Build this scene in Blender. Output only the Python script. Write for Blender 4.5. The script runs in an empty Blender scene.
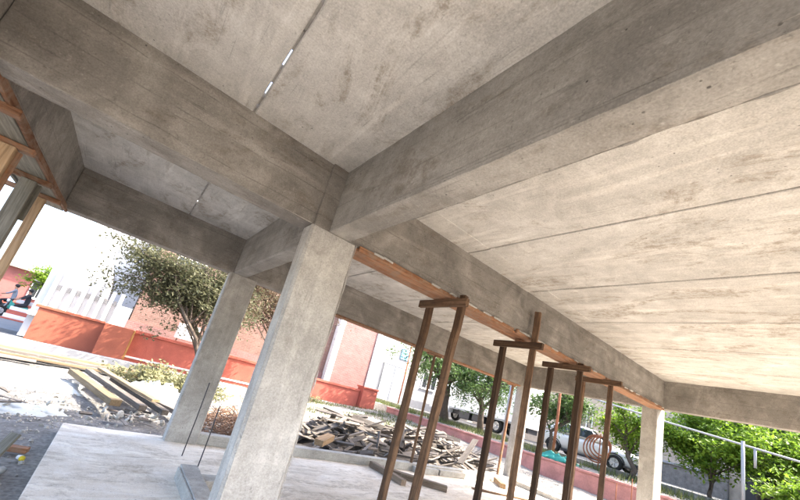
import bpy, bmesh, math, random
from mathutils import Vector, Matrix, noise
R_ = math.radians
S = bpy.context.scene
C = S.collection

# ---------------------------------------------------------------- camera, sky, sun, exposure
cam = bpy.data.cameras.new('camera'); cam_o = bpy.data.objects.new('camera', cam); C.objects.link(cam_o)
cam.sensor_width = 36.0; cam.lens = 356.462 / 800 * 36; cam.shift_x = 0.01787; cam.shift_y = 0.05477
cam.clip_start = 0.05; cam.clip_end = 2000
M = Matrix(((0.7643075, -0.3567312, -0.5371935, 0), (-0.5928878, -0.0611171, -0.8029625, 0), (0.2536101, 0.9322058, -0.2582138, 0), (0, 0, 0, 1)))
M.translation = Vector((0, 0, 1.435))
cam_o.matrix_world = M
S.camera = cam_o

SUN_AZ, SUN_EL = 116.0, 46.0            # azimuth clockwise from +Y, elevation (degrees)
w = bpy.data.worlds.new('World'); S.world = w; w.use_nodes = True
nt = w.node_tree; sk = nt.nodes.new('ShaderNodeTexSky'); sk.sky_type = 'NISHITA'; sk.sun_disc = False
sk.sun_elevation = R_(SUN_EL); sk.sun_rotation = R_(SUN_AZ); sk.air_density = 0.8; sk.dust_density = 4.0; sk.ozone_density = 1.0
nt.links.new(sk.outputs[0], nt.nodes['Background'].inputs[0]); nt.nodes['Background'].inputs[1].default_value = 0.15
sun = bpy.data.lights.new('sun', 'SUN'); sun.energy = 2.4; sun.angle = R_(0.5); sun.color = (1.0, 0.94, 0.85)
sun_o = bpy.data.objects.new('sun', sun); C.objects.link(sun_o)
sd = Vector((math.sin(R_(SUN_AZ)) * math.cos(R_(SUN_EL)), math.cos(R_(SUN_AZ)) * math.cos(R_(SUN_EL)), math.sin(R_(SUN_EL))))
sun_o.rotation_euler = sd.to_track_quat('Z', 'Y').to_euler(); sun_o.location = (12, -8, 14)
vs = S.view_settings; vs.view_transform = 'Standard'; vs.look = 'None'; vs.exposure = 3.08; vs.gamma = 1.0; vs.use_curve_mapping = False
vs.use_white_balance = True; vs.white_balance_temperature = 6850; vs.white_balance_tint = 10
S.render.engine = 'CYCLES'
S.cycles.use_denoising = True
S.cycles.max_bounces = 8; S.cycles.diffuse_bounces = 5; S.cycles.transparent_max_bounces = 8
S.cycles.sample_clamp_indirect = 8

# ---------------------------------------------------------------- helpers
rnd = random.Random(7)
def tag(o, label=None, cat=None, group=None, kind=None):
    if label: o['label'] = label
    if cat: o['category'] = cat
    if group: o['group'] = group
    if kind: o['kind'] = kind
    return o
def thing(name, label, cat, loc=(0, 0, 0), rz=0, group=None):
    o = bpy.data.objects.new(name, None); C.objects.link(o); o.empty_display_size = 0.1
    o.location = loc; o.rotation_euler = (0, 0, rz)
    return tag(o, label, cat, group)
def link(name, me, mat=None, parent=None, loc=None, rot=None):
    o = bpy.data.objects.new(name, me); C.objects.link(o)
    if mat is not None and not me.materials: me.materials.append(mat)
    if parent is not None: o.parent = parent
    if loc is not None: o.location = loc
    if rot is not None: o.rotation_euler = rot
    return o
def to_mesh(bm, name='m', smooth=False):
    me = bpy.data.meshes.new(name); bm.to_mesh(me); bm.free()
    if smooth:
        for p in me.polygons: p.use_smooth = True
    return me
def bbox(bm, x0, x1, y0, y1, z0, z1, bev=0.0, seg=1):
    r = bmesh.ops.create_cube(bm, size=1.0); vs_ = r['verts']
    for v in vs_:
        v.co = Vector(((x0 + x1) / 2 + v.co.x * (x1 - x0), (y0 + y1) / 2 + v.co.y * (y1 - y0), (z0 + z1) / 2 + v.co.z * (z1 - z0)))
    if bev > 0:
        es = list({e for v in vs_ for e in v.link_edges})
        bmesh.ops.bevel(bm, geom=es, offset=bev, segments=seg, affect='EDGES', profile=0.6)
def box_me(x0, x1, y0, y1, z0, z1, bev=0.0, seg=1):
    bm = bmesh.new(); bbox(bm, x0, x1, y0, y1, z0, z1, bev, seg); return to_mesh(bm)
def tube(bm, pts, rads, n=8, cap=True):
    rings = []; pts = [Vector(p) for p in pts]
    for i, p in enumerate(pts):
        d = (pts[min(i + 1, len(pts) - 1)] - pts[max(i - 1, 0)]).normalized()
        a = d.orthogonal().normalized() if i == 0 else (rings_a - d * rings_a.dot(d)).normalized()
        rings_a = a; b = d.cross(a); r = rads[i] if isinstance(rads, (list, tuple)) else rads
        rings.append([bm.verts.new(p + (a * math.cos(2 * math.pi * k / n) + b * math.sin(2 * math.pi * k / n)) * r) for k in range(n)])
    for i in range(len(rings) - 1):
        for k in range(n):
            bm.faces.new((rings[i][k], rings[i][(k + 1) % n], rings[i + 1][(k + 1) % n], rings[i + 1][k]))
    if cap and n > 2:
        bm.faces.new(rings[0][::-1]); bm.faces.new(rings[-1])
def tube_me(pts, rads, n=8, smooth=True):
    bm = bmesh.new(); tube(bm, pts, rads, n); return to_mesh(bm, smooth=smooth)
def rough_box(x0, x1, y0, y1, z0, z1, bev=0.015, step=0.06, amp=0.003, seed=0.0, seg=2):
    """bevelled box cut into rings along its long axis, its edges and faces slightly wavy like cast concrete or sawn timber"""
    bm = bmesh.new(); bbox(bm, x0, x1, y0, y1, z0, z1, bev, seg)
    L = [x1 - x0, y1 - y0, z1 - z0]; ax = L.index(max(L)); lo = (x0, y0, z0)[ax]
    n = max(2, int(L[ax] / step)); no = [0, 0, 0]; no[ax] = 1
    for i in range(1, n):
        co = [0, 0, 0]; co[ax] = lo + L[ax] * i / n
        bmesh.ops.bisect_plane(bm, geom=bm.verts[:] + bm.edges[:] + bm.faces[:], plane_co=co, plane_no=no)
    for v in bm.verts:
        q = v.co * 3.1 + Vector((seed, seed * 1.7, 0)); q2 = v.co * 14 + Vector((seed, 0, seed))
        d = noise.noise_vector(q) * amp + noise.noise_vector(q2) * amp * 0.7; d[ax] = 0
        v.co += d
    return to_mesh(bm)

# ---------------------------------------------------------------- materials
def mat(name):
    m = bpy.data.materials.new(name); m.use_nodes = True
    n = m.node_tree.nodes; return m, n, m.node_tree.links, n['Principled BSDF']
def N(n, t, **k):
    x = n.new(t)
    for a, b in k.items(): setattr(x, a, b)
    return x
def noise_n(n, l, vec, scale, detail=5, rough=0.6, dist=0.0):
    x = N(n, 'ShaderNodeTexNoise'); x.inputs['Scale'].default_value = scale; x.inputs['Detail'].default_value = detail
    x.inputs['Roughness'].default_value = rough; x.inputs['Distortion'].default_value = dist
    if vec is not None: l.new(vec, x.inputs['Vector'])
    return x.outputs['Fac']
def ramp(n, l, fac, stops):
    x = N(n, 'ShaderNodeValToRGB'); cr = x.color_ramp
    while len(cr.elements) < len(stops): cr.elements.new(0.5)
    for e, (p, c) in zip(cr.elements, stops):
        e.position = p; e.color = (c, c, c, 1) if isinstance(c, (int, float)) else (*c, 1)
    l.new(fac, x.inputs[0]); return x.outputs[0]
def mix(n, l, fac, a, b, mode='MIX'):
    x = N(n, 'ShaderNodeMix', data_type='RGBA', blend_type=mode)
    if isinstance(fac, (int, float)): x.inputs[0].default_value = fac
    else: l.new(fac, x.inputs[0])
    for i, v in ((6, a), (7, b)):
        if isinstance(v, tuple): x.inputs[i].default_value = (*v, 1)
        else: l.new(v, x.inputs[i])
    return x.outputs[2]
def mapping(n, l, vec, scale, rot=(0, 0, 0), loc=(0, 0, 0)):
    x = N(n, 'ShaderNodeMapping'); x.inputs['Scale'].default_value = scale; x.inputs['Rotation'].default_value = rot; x.inputs['Location'].default_value = loc
    l.new(vec, x.inputs['Vector']); return x.outputs[0]
def bump(n, l, h, strength, dist, p, prev=None):
    x = N(n, 'ShaderNodeBump'); x.inputs['Strength'].default_value = strength; x.inputs['Distance'].default_value = dist
    l.new(h, x.inputs['Height'])
    if prev: l.new(prev, x.inputs['Normal'])
    l.new(x.outputs[0], p.inputs['Normal']); return x.outputs[0]

def concrete(name, dark, mid, light, streak_axis=0, stain=(0.12, 0.095, 0.07), stain_amt=0.5, rough=0.85, drip=0.35, offset=0.0, lines=0.0, contrast=1.0, cover=0.0):
    m, n, l, p = mat(name)
    pos = N(n, 'ShaderNodeNewGeometry').outputs['Position']
    pos = mapping(n, l, pos, (1, 1, 1), loc=(offset, offset * 2, offset))
    sc = [7, 7, 7]; sc[streak_axis] = 0.9
    st = noise_n(n, l, mapping(n, l, pos, sc), 1.0, 4, 0.6, 0.6)
    big = noise_n(n, l, pos, 1.1, 4, 0.62, 0.8); med = noise_n(n, l, pos, 5.5, 5, 0.68, 0.3); fine = noise_n(n, l, pos, 90, 1, 0.7)
    a = ramp(n, l, big, [(0.28, dark), (0.5, mid), (0.74, light)])
    b = ramp(n, l, st, [(0.3, 0.55), (0.5, 0.5), (0.72, 0.68)])
    c = mix(n, l, 0.8, a, b, 'OVERLAY')
    mm = ramp(n, l, med, [(0.3, 0.36), (0.55, 0.5), (0.72, 0.62)])
    c = mix(n, l, 0.55, c, mm, 'OVERLAY')
    # blotchy brown stains with shapes of their own
    sn = noise_n(n, l, mapping(n, l, pos, tuple(1.0 if i != streak_axis else 0.45 for i in range(3))), 2.3, 6, 0.72, 1.4)
    sf = ramp(n, l, sn, [(0.53 - cover, 0.0), (0.63 - cover, stain_amt), (0.8, stain_amt)])
    gate = ramp(n, l, noise_n(n, l, pos, 14, 3, 0.75), [(0.38, 0.15), (0.6, 1.0)])
    sf2 = mix(n, l, 1.0, sf, gate, 'MULTIPLY')
    c = mix(n, l, sf2, c, stain)
    # cloudy pale cement bloom
    bl = ramp(n, l, noise_n(n, l, mapping(n, l, pos, (1.2, 1.7, 1.2), loc=(4, 2, 9)), 1.6, 4, 0.65, 1.0), [(0.55, 0.0), (0.75, drip)])
    c = mix(n, l, bl, c, tuple(min(1, x * 1.35) for x in light))
    # trowel and form smears: thin dark streaks along the cast, and speckle
    sc2 = [26, 26, 26]; sc2[streak_axis] = 1.1
    sm_ = ramp(n, l, noise_n(n, l, mapping(n, l, pos, sc2, rot=(0.05, 0.04, 0.06)), 1.0, 3, 0.7, 1.5), [(0.58, 0.0), (0.70, 0.55 * contrast)])
    smg = ramp(n, l, noise_n(n, l, mapping(n, l, pos, (1, 1, 1), loc=(7, 3, 5)), 2.1, 3, 0.6), [(0.45, 0.0), (0.62, 1.0)])
    c = mix(n, l, mix(n, l, 1.0, sm_, smg, 'MULTIPLY'), c, tuple(x * 0.55 for x in dark))
    spk = noise_n(n, l, pos, 38, 3, 0.75, 0.4)
    c = mix(n, l, ramp(n, l, spk, [(0.6, 0.0), (0.72, 0.55 * contrast)]), c, tuple(x * 0.6 for x in dark))
    c = mix(n, l, ramp(n, l, spk, [(0.27, 0.4 * contrast), (0.4, 0.0)]), c, tuple(min(1, x * 1.3) for x in light))
    if lines:
        sz = N(n, 'ShaderNodeSeparateXYZ'); l.new(pos, sz.inputs[0])
        a1 = N(n, 'ShaderNodeMath', operation='MULTIPLY_ADD'); l.new(big, a1.inputs[0]); a1.inputs[1].default_value = 0.05; l.new(sz.outputs[2], a1.inputs[2])
        a2 = N(n, 'ShaderNodeMath', operation='PINGPONG'); l.new(a1.outputs[0], a2.inputs[0]); a2.inputs[1].default_value = 0.105
        ln = ramp(n, l, a2.outputs[0], [(0.0, lines), (0.006, 0.0)])
        c = mix(n, l, mix(n, l, 1.0, ln, ramp(n, l, med, [(0.4, 0.0), (0.55, 1.0)]), 'MULTIPLY'), c, tuple(x * 0.45 for x in dark))
    # pin holes
    v = N(n, 'ShaderNodeTexVoronoi'); v.inputs['Scale'].default_value = 13; v.inputs['Randomness'].default_value = 1; l.new(pos, v.inputs['Vector'])
    ph = ramp(n, l, v.outputs['Distance'], [(0.05, 1.0), (0.085, 0.0)])
    phg = ramp(n, l, noise_n(n, l, pos, 3.0, 1), [(0.52, 0.0), (0.6, 0.85)])
    ph = mix(n, l, 1.0, ph, phg, 'MULTIPLY')
    c = mix(n, l, ph, c, tuple(x * 0.25 for x in dark))
    g = ramp(n, l, fine, [(0.3, 0.42), (0.7, 0.58)])
    c = mix(n, l, 0.8, c, g, 'OVERLAY')
    l.new(c, p.inputs['Base Color']); p.inputs['Roughness'].default_value = rough; p.inputs['Specular IOR Level'].default_value = 0.25
    def wsum(terms):
        out = None
        for sock, wt in terms:
            x = N(n, 'ShaderNodeMath', operation='MULTIPLY_ADD'); l.new(sock, x.inputs[0]); x.inputs[1].default_value = wt
            if out is None: x.inputs[2].default_value = 0.0
            else: l.new(out, x.inputs[2])
            out = x.outputs[0]
        return out
    bump(n, l, wsum([(med, 0.4), (st, 0.35), (spk, 0.14), (fine, 0.06), (ph, -0.25)]), 0.75, 0.02, p)
    return m
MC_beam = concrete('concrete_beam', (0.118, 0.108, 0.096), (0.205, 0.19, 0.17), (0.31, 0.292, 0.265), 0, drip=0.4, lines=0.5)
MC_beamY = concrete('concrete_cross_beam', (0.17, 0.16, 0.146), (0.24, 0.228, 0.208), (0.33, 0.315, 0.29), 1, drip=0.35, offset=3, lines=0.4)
MC_col = concrete('concrete_column', (0.22, 0.21, 0.19), (0.31, 0.298, 0.272), (0.40, 0.387, 0.36), 2, stain=(0.19, 0.175, 0.15), drip=0.45, offset=7, contrast=1.2)  # all columns but the front one; the rear columns' shade darkens this colour
MC_front = concrete('concrete_front_column', (0.27, 0.26, 0.24), (0.37, 0.36, 0.335), (0.45, 0.44, 0.415), 2, stain=(0.22, 0.205, 0.18), drip=0.4, offset=29, contrast=1.0)
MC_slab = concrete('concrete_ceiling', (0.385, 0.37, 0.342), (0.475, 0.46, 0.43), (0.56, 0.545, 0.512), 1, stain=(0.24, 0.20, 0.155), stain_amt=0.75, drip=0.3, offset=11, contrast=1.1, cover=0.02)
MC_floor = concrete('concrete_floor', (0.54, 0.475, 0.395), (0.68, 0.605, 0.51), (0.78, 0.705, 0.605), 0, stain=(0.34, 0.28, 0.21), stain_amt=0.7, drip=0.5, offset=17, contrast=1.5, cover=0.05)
MC_curb = concrete('concrete_curb', (0.25, 0.24, 0.22), (0.34, 0.33, 0.30), (0.42, 0.41, 0.38), 0, offset=23)

def wood(name, dark, mid, light, splash=0.0, grain=1.0, vari=0.35, splash_col=(0.32, 0.3, 0.27)):
    m, n, l, p = mat(name)
    tc = N(n, 'ShaderNodeTexCoord').outputs['Object']; oi = N(n, 'ShaderNodeObjectInfo')
    off = N(n, 'ShaderNodeVectorMath', operation='ADD'); sc = N(n, 'ShaderNodeVectorMath', operation='SCALE')
    cmb = N(n, 'ShaderNodeCombineXYZ')
    for i in range(3): l.new(oi.outputs['Random'], cmb.inputs[i])
    l.new(cmb.outputs[0], sc.inputs[0]); sc.inputs['Scale'].default_value = 37.0
    l.new(tc, off.inputs[0]); l.new(sc.outputs[0], off.inputs[1])
    v = off.outputs[0]
    g = noise_n(n, l, mapping(n, l, v, (1.6, 34, 34)), grain, 7, 0.65, 1.2)
    g2 = noise_n(n, l, mapping(n, l, v, (0.8, 6, 6)), 1.3, 5, 0.6, 0.4)
    c = ramp(n, l, g, [(0.28, dark), (0.5, mid), (0.74, light)])
    c = mix(n, l, 0.8, c, ramp(n, l, g2, [(0.3, 0.32), (0.7, 0.66)]), 'OVERLAY')
    hv = N(n, 'ShaderNodeHueSaturation'); l.new(c, hv.inputs['Color'])
    mr = N(n, 'ShaderNodeMapRange'); mr.inputs[3].default_value = 1 - vari; mr.inputs[4].default_value = 1 + vari; l.new(oi.outputs['Random'], mr.inputs[0])
    l.new(mr.outputs[0], hv.inputs['Value']); c = hv.outputs[0]
    if splash > 0:
        s = ramp(n, l, noise_n(n, l, v, 9, 8, 0.75, 0.8), [(0.62 - 0.22 * splash, 0.0), (0.72, splash)])
        c = mix(n, l, s, c, splash_col)
    l.new(c, p.inputs['Base Color']); p.inputs['Roughness'].default_value = 0.8; p.inputs['Specular IOR Level'].default_value = 0.2
    bump(n, l, g, 0.5, 0.004, p)
    return m
MW_prop = wood('timber_prop_dark', (0.04, 0.024, 0.015), (0.105, 0.062, 0.037), (0.20, 0.125, 0.075), 0.7, splash_col=(0.035, 0.022, 0.016), vari=0.55)
MW_form = wood('timber_form_orange', (0.11, 0.048, 0.025), (0.23, 0.105, 0.052), (0.34, 0.185, 0.105), 0.9, splash_col=(0.24, 0.19, 0.145))
MW_pale = wood('timber_prop_pale', (0.20, 0.125, 0.07), (0.33, 0.22, 0.125), (0.44, 0.31, 0.19), 0.3)
MW_grey = wood('timber_grey_green', (0.10, 0.095, 0.075), (0.17, 0.16, 0.13), (0.26, 0.25, 0.21), 0.3)
MW_scrap = wood('timber_weathered', (0.075, 0.062, 0.053), (0.135, 0.117, 0.102), (0.21, 0.19, 0.172), 0.4, vari=0.4)
MW_fresh = wood('timber_fresh', (0.11, 0.075, 0.042), (0.19, 0.14, 0.085), (0.26, 0.205, 0.135), 0.15, vari=0.3)

MW_brown = wood('timber_brown', (0.10, 0.07, 0.047), (0.19, 0.142, 0.102), (0.28, 0.22, 0.165), 0.4, vari=0.15)
def simple(name, col, rough=0.6, metal=0.0, var=0.15, scale=3.0, bumps=0.0, spec=0.4):
    m, n, l, p = mat(name)
    pos = N(n, 'ShaderNodeNewGeometry').outputs['Position']
    f = noise_n(n, l, pos, scale, 7, 0.65, 0.4)
    c = ramp(n, l, f, [(0.28, tuple(x * (1 - var) for x in col)), (0.72, tuple(min(1, x * (1 + var)) for x in col))])
    f2 = noise_n(n, l, pos, scale * 14, 4, 0.7)
    c = mix(n, l, min(1, var * 3), c, ramp(n, l, f2, [(0.3, 0.44), (0.7, 0.56)]), 'OVERLAY')
    l.new(c, p.inputs['Base Color']); p.inputs['Roughness'].default_value = rough; p.inputs['Metallic'].default_value = metal
    p.inputs['Specular IOR Level'].default_value = spec
    if bumps: bump(n, l, f2, bumps, 0.01, p)
    return m
M_orange = simple('orange_wall_paint', (0.34, 0.098, 0.056), 0.75, var=0.12, scale=1.5, bumps=0.3)
M_red = simple('red_wall_paint', (0.40, 0.098, 0.066), 0.75, var=0.22, scale=1.5, bumps=0.3)
M_sunlit_edge = simple('sunlit_edge_tint', (0.36, 0.17, 0.05), 0.75)  # sunlight on the pier's right side, put into the colour
M_pink = simple('pink_wall_paint', (0.44, 0.20, 0.17), 0.8, var=0.3, scale=2.2, bumps=0.4)
M_salmon = simple('salmon_house_paint', (0.34, 0.12, 0.105), 0.8)
M_white = simple('white_paint', (0.78, 0.77, 0.75), 0.6, var=0.06)
M_cream = simple('cream_render', (0.42, 0.35, 0.28), 0.85, var=0.2, bumps=0.3)
M_grey = simple('grey_render', (0.30, 0.30, 0.30), 0.85, var=0.12, bumps=0.3)
M_stone = simple('stone_base', (0.17, 0.16, 0.148), 0.9, var=0.4, scale=5, bumps=0.8)
M_galv = simple('galvanised_steel', (0.26, 0.275, 0.29), 0.55, 0.3, var=0.12)
M_rust = simple('rusty_steel', (0.23, 0.085, 0.04), 0.85, 0.1, var=0.4, scale=9)
M_dark = simple('dark_metal', (0.035, 0.035, 0.04), 0.5, 0.2)
M_black = simple('black_rubber', (0.02, 0.02, 0.02), 0.85)
M_carpaint = simple('silver_car_paint', (0.68, 0.67, 0.66), 0.35, 0.0, var=0.05)
M_rim = simple('wheel_rim', (0.5, 0.5, 0.5), 0.35, 0.7, var=0.05)
M_lamp = simple('lamp_lens', (0.7, 0.72, 0.74), 0.15, 0.0, var=0.03)
M_redlens = simple('red_lens', (0.4, 0.02, 0.02), 0.2)
M_teal = simple('teal_tarp', (0.015, 0.20, 0.165), 0.55, var=0.2)
M_sack = simple('pale_plastic_sack', (0.34, 0.365, 0.36), 0.5, var=0.15)
M_clothgrey = simple('grey_cloth', (0.22, 0.24, 0.28), 0.9)
M_clothblack = simple('black_cloth', (0.025, 0.025, 0.03), 0.9)
M_skin = simple('skin', (0.36, 0.20, 0.13), 0.6, var=0.05)
M_hair = simple('hair', (0.015, 0.012, 0.01), 0.6)
M_bikegreen = simple('green_bike_paint', (0.03, 0.25, 0.20), 0.35)
M_bluepvc = simple('pale_blue_plastic', (0.35, 0.55, 0.62), 0.45, var=0.12)
M_rubble = simple('broken_concrete', (0.36, 0.34, 0.30), 0.9, var=0.4, scale=6, bumps=0.5)
M_mortar = simple('joint_mortar', (0.30, 0.285, 0.26), 0.95, var=0.3, scale=8)
M_bluesign = simple('blue_board', (0.14, 0.34, 0.55), 0.5)
M_curtain = simple('shutter_panel', (0.5, 0.51, 0.53), 0.6, var=0.06)
M_branch = simple('dry_twig', (0.20, 0.12, 0.08), 0.9, var=0.4, scale=12)
M_bark = simple('bark', (0.085, 0.065, 0.05), 0.95, var=0.4, scale=9, bumps=0.9)
M_yellowlid = simple('yellow_plastic', (0.75, 0.60, 0.04), 0.4)
m_, n_, l_, p_ = mat('window_glass'); p_.inputs['Base Color'].default_value = (0.03, 0.035, 0.04, 1); p_.inputs['Roughness'].default_value = 0.06; p_.inputs['Specular IOR Level'].default_value = 0.6
M_glass = m_

def brick_mat(name, c1, c2, mortar, sw=0.24, sh=0.075):
    m, n, l, p = mat(name)
    pos = N(n, 'ShaderNodeNewGeometry').outputs['Position']
    # facade is built in the X-Z plane; side walls in Y-Z: use x+y as running length
    sep = N(n, 'ShaderNodeSeparateXYZ'); l.new(pos, sep.inputs[0])
    ad = N(n, 'ShaderNodeMath', operation='ADD'); l.new(sep.outputs[0], ad.inputs[0]); l.new(sep.outputs[1], ad.inputs[1])
    cb = N(n, 'ShaderNodeCombineXYZ'); l.new(ad.outputs[0], cb.inputs[0]); l.new(sep.outputs[2], cb.inputs[1])
    b = N(n, 'ShaderNodeTexBrick'); l.new(cb.outputs[0], b.inputs['Vector'])
    b.inputs['Color1'].default_value = (*c1, 1); b.inputs['Color2'].default_value = (*c2, 1); b.inputs['Mortar'].default_value = (*mortar, 1)
    b.inputs['Scale'].default_value = 1; b.inputs['Brick Width'].default_value = sw; b.inputs['Row Height'].default_value = sh; b.inputs['Mortar Size'].default_value = 0.009
    f = noise_n(n, l, pos, 2.0, 8, 0.7, 0.5)
    c = mix(n, l, 0.7, b.outputs['Color'], ramp(n, l, f, [(0.3, 0.38), (0.7, 0.62)]), 'OVERLAY')
    l.new(c, p.inputs['Base Color']); p.inputs['Roughness'].default_value = 0.9
    x = N(n, 'ShaderNodeMath', operation='MULTIPLY'); l.new(b.outputs['Fac'], x.inputs[0]); x.inputs[1].default_value = -1
    bump(n, l, x.outputs[0], 0.7, 0.012, p)
    return m
M_brick = brick_mat('pink_brick', (0.25, 0.127, 0.115), (0.205, 0.10, 0.092), (0.26, 0.175, 0.158))
M_brick2 = brick_mat('sandy_brick', (0.21, 0.122, 0.10), (0.165, 0.092, 0.075), (0.23, 0.16, 0.135))

def leaf_mat(name, c1, c2, trans=0.35):
    m, n, l, p = mat(name)
    pos = N(n, 'ShaderNodeNewGeometry').outputs['Position']
    a = noise_n(n, l, pos, 2.4, 4, 0.6); b = noise_n(n, l, pos, 31, 2, 0.6)
    c = mix(n, l, ramp(n, l, a, [(0.32, 0.0), (0.68, 1.0)]), c1, c2)
    c = mix(n, l, 0.9, c, ramp(n, l, b, [(0.3, 0.33), (0.7, 0.67)]), 'OVERLAY')
    l.new(c, p.inputs['Base Color']); p.inputs['Roughness'].default_value = 0.55; p.inputs['Specular IOR Level'].default_value = 0.3
    t = N(n, 'ShaderNodeBsdfTranslucent'); l.new(c, t.inputs['Color'])
    mx = N(n, 'ShaderNodeMixShader'); mx.inputs[0].default_value = trans
    l.new(p.outputs[0], mx.inputs[1]); l.new(t.outputs[0], mx.inputs[2]); l.new(mx.outputs[0], n['Material Output'].inputs['Surface'])
    return m
ML_olive = leaf_mat('leaf_olive', (0.075, 0.085, 0.045), (0.145, 0.142, 0.08))
ML_green = leaf_mat('leaf_green', (0.05, 0.10, 0.03), (0.10, 0.16, 0.05), 0.45)
ML_bright = leaf_mat('leaf_bright', (0.11, 0.21, 0.022), (0.20, 0.30, 0.035), 0.5)
ML_dark = leaf_mat('leaf_dark', (0.03, 0.065, 0.025), (0.07, 0.13, 0.04))
ML_pale = leaf_mat('leaf_pale_dry', (0.10, 0.105, 0.045), (0.19, 0.185, 0.095))
ML_brown = leaf_mat('leaf_dry_brown', (0.10, 0.072, 0.048), (0.19, 0.14, 0.09))
ML_grass = leaf_mat('grass_blade', (0.06, 0.09, 0.025), (0.13, 0.14, 0.055), 0.3)

def N_map(n, l, v, a, b):
    x = N(n, 'ShaderNodeMapRange'); x.inputs[1].default_value = a; x.inputs[2].default_value = b; l.new(v, x.inputs[0]); return x.outputs[0]
# ground: dust, dirt, gravel and a little moss, all by noise
def ground_mat():
    m, n, l, p = mat('site_ground')
    pos = N(n, 'ShaderNodeNewGeometry').outputs['Position']
    big = noise_n(n, l, pos, 0.55, 7, 0.65, 0.8); med = noise_n(n, l, pos, 3.2, 8, 0.7, 0.5); fine = noise_n(n, l, pos, 26, 6, 0.75)
    c = ramp(n, l, med, [(0.27, (0.07, 0.068, 0.066)), (0.48, (0.155, 0.152, 0.148)), (0.7, (0.26, 0.255, 0.248))])
    d = ramp(n, l, med, [(0.3, (0.06, 0.052, 0.038)), (0.6, (0.125, 0.108, 0.075)), (0.75, (0.12, 0.13, 0.065))])
    sp = N(n, 'ShaderNodeSeparateXYZ'); l.new(pos, sp.inputs[0])
    wob = N(n, 'ShaderNodeMath', operation='MULTIPLY_ADD'); l.new(big, wob.inputs[0]); wob.inputs[1].default_value = 4.0; l.new(sp.outputs[0], wob.inputs[2])
    right = ramp(n, l, N_map(n, l, wob.outputs[0], 3.2, 6.5), [(0.0, 0.0), (1.0, 1.0)])
    wob2 = N(n, 'ShaderNodeMath', operation='MULTIPLY_ADD'); l.new(med, wob2.inputs[0]); wob2.inputs[1].default_value = 1.6; l.new(sp.outputs[1], wob2.inputs[2])
    front = ramp(n, l, N_map(n, l, wob2.outputs[0], 7.5, 6.4), [(0.0, 0.0), (1.0, 1.0)])
    soil = N(n, 'ShaderNodeMath', operation='MAXIMUM'); l.new(right, soil.inputs[0]); l.new(front, soil.inputs[1])
    c = mix(n, l, ramp(n, l, big, [(0.5, 0.0), (0.68, 0.6)]), c, d)
    c = mix(n, l, soil.outputs[0], c, mix(n, l, 0.6, d, ramp(n, l, med, [(0.3, (0.24, 0.22, 0.195)), (0.7, (0.38, 0.352, 0.315))])))
    v = N(n, 'ShaderNodeTexVoronoi'); v.inputs['Scale'].default_value = 22; l.new(pos, v.inputs['Vector'])
    c = mix(n, l, 0.35, c, v.outputs['Distance'], 'SOFT_LIGHT')
    c = mix(n, l, 0.9, c, ramp(n, l, fine, [(0.3, 0.36), (0.7, 0.64)]), 'OVERLAY')
    hs = N(n, 'ShaderNodeHueSaturation'); hs.inputs['Saturation'].default_value = 0.75; l.new(c, hs.inputs['Color'])
    l.new(hs.outputs[0], p.inputs['Base Color']); p.inputs['Roughness'].default_value = 0.95; p.inputs['Specular IOR Level'].default_value = 0.15
    b1 = bump(n, l, fine, 0.7, 0.03, p); bump(n, l, v.outputs['Distance'], 0.5, 0.02, p, b1)
    return m
M_ground = ground_mat()
M_road = simple('road_gravelly_asphalt', (0.115, 0.12, 0.125), 0.9, var=0.25, scale=4, bumps=0.5)
M_street = simple('side_street_concrete', (0.16, 0.165, 0.175), 0.9, var=0.15, scale=2)

# ---------------------------------------------------------------- ground, roads
def sm(t, a, b):
    t = max(0.0, min(1.0, (t - a) / (b - a))); return t * t * (3 - 2 * t)
def hgt(x, y):
    if x > 13.4: return 0.74 if y < 60 else 0.74 * (1 - sm(y, 60, 90))
    z = -0.12 + 0.12 * sm(y, 6.6, 11) * sm(x, -8, 2)
    z += 0.30 * sm(x, 4, 12.5) * sm(y, 6.5, 15) + 0.24 * sm(x, 10.2, 13) * (1 - 0.6 * sm(y, 8, 14))
    k = sm(y, 6.4, 7.2) if -1 < x < 10 else sm(abs(y), 1, 2)
    z += 0.05 * noise.noise(Vector((x * 0.9, y * 0.9, 0))) * max(k, sm(-x, 0.2, 0.8)) + 0.025 * noise.noise(Vector((x * 3.3, y * 3.3, 4))) * max(k, sm(-x, .2, .8))
    return z
def axis(fine0, fine1, st, lo, hi, extra=()):
    a = []; t = fine0
    while t <= fine1 + 1e-6: a.append(t); t += st
    s = st; t = fine0
    while t > lo: s *= 1.4; t -= s; a.append(t)
    s = st; t = fine1
    while t < hi: s *= 1.4; t += s; a.append(t)
    a = [q for q in a if all(abs(q - e) > 0.04 for e in extra)] + list(extra)
    return sorted(a)
gx_ = axis(-5, 14, 0.2, -400, 400, (13.36, 13.44)); gy_ = axis(2, 18, 0.2, -400, 400)
vv = [(x, y, hgt(x, y)) for y in gy_ for x in gx_]; W_ = len(gx_)
ff = [(j * W_ + i, j * W_ + i + 1, (j + 1) * W_ + i + 1, (j + 1) * W_ + i) for j in range(len(gy_) - 1) for i in range(W_ - 1)]
me = bpy.data.meshes.new('ground'); me.from_pydata(vv, [], ff)
for q in me.polygons: q.use_smooth = True
tag(link('ground', me, M_ground), kind='structure')
tag(link('road', box_me(16.2, 22.2, -120, 120, 0.6, 0.80), M_road), kind='structure')
kb = tag(link('kerb', rough_box(16.03, 16.19, -40, 60, 0.6, 0.93, 0.02, 0.5, 0.01), M_stone), kind='structure')
tag(link('side_street', box_me(-30, -2.6, 19.5, 33, -0.2, 0.03), M_street), kind='structure')

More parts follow.
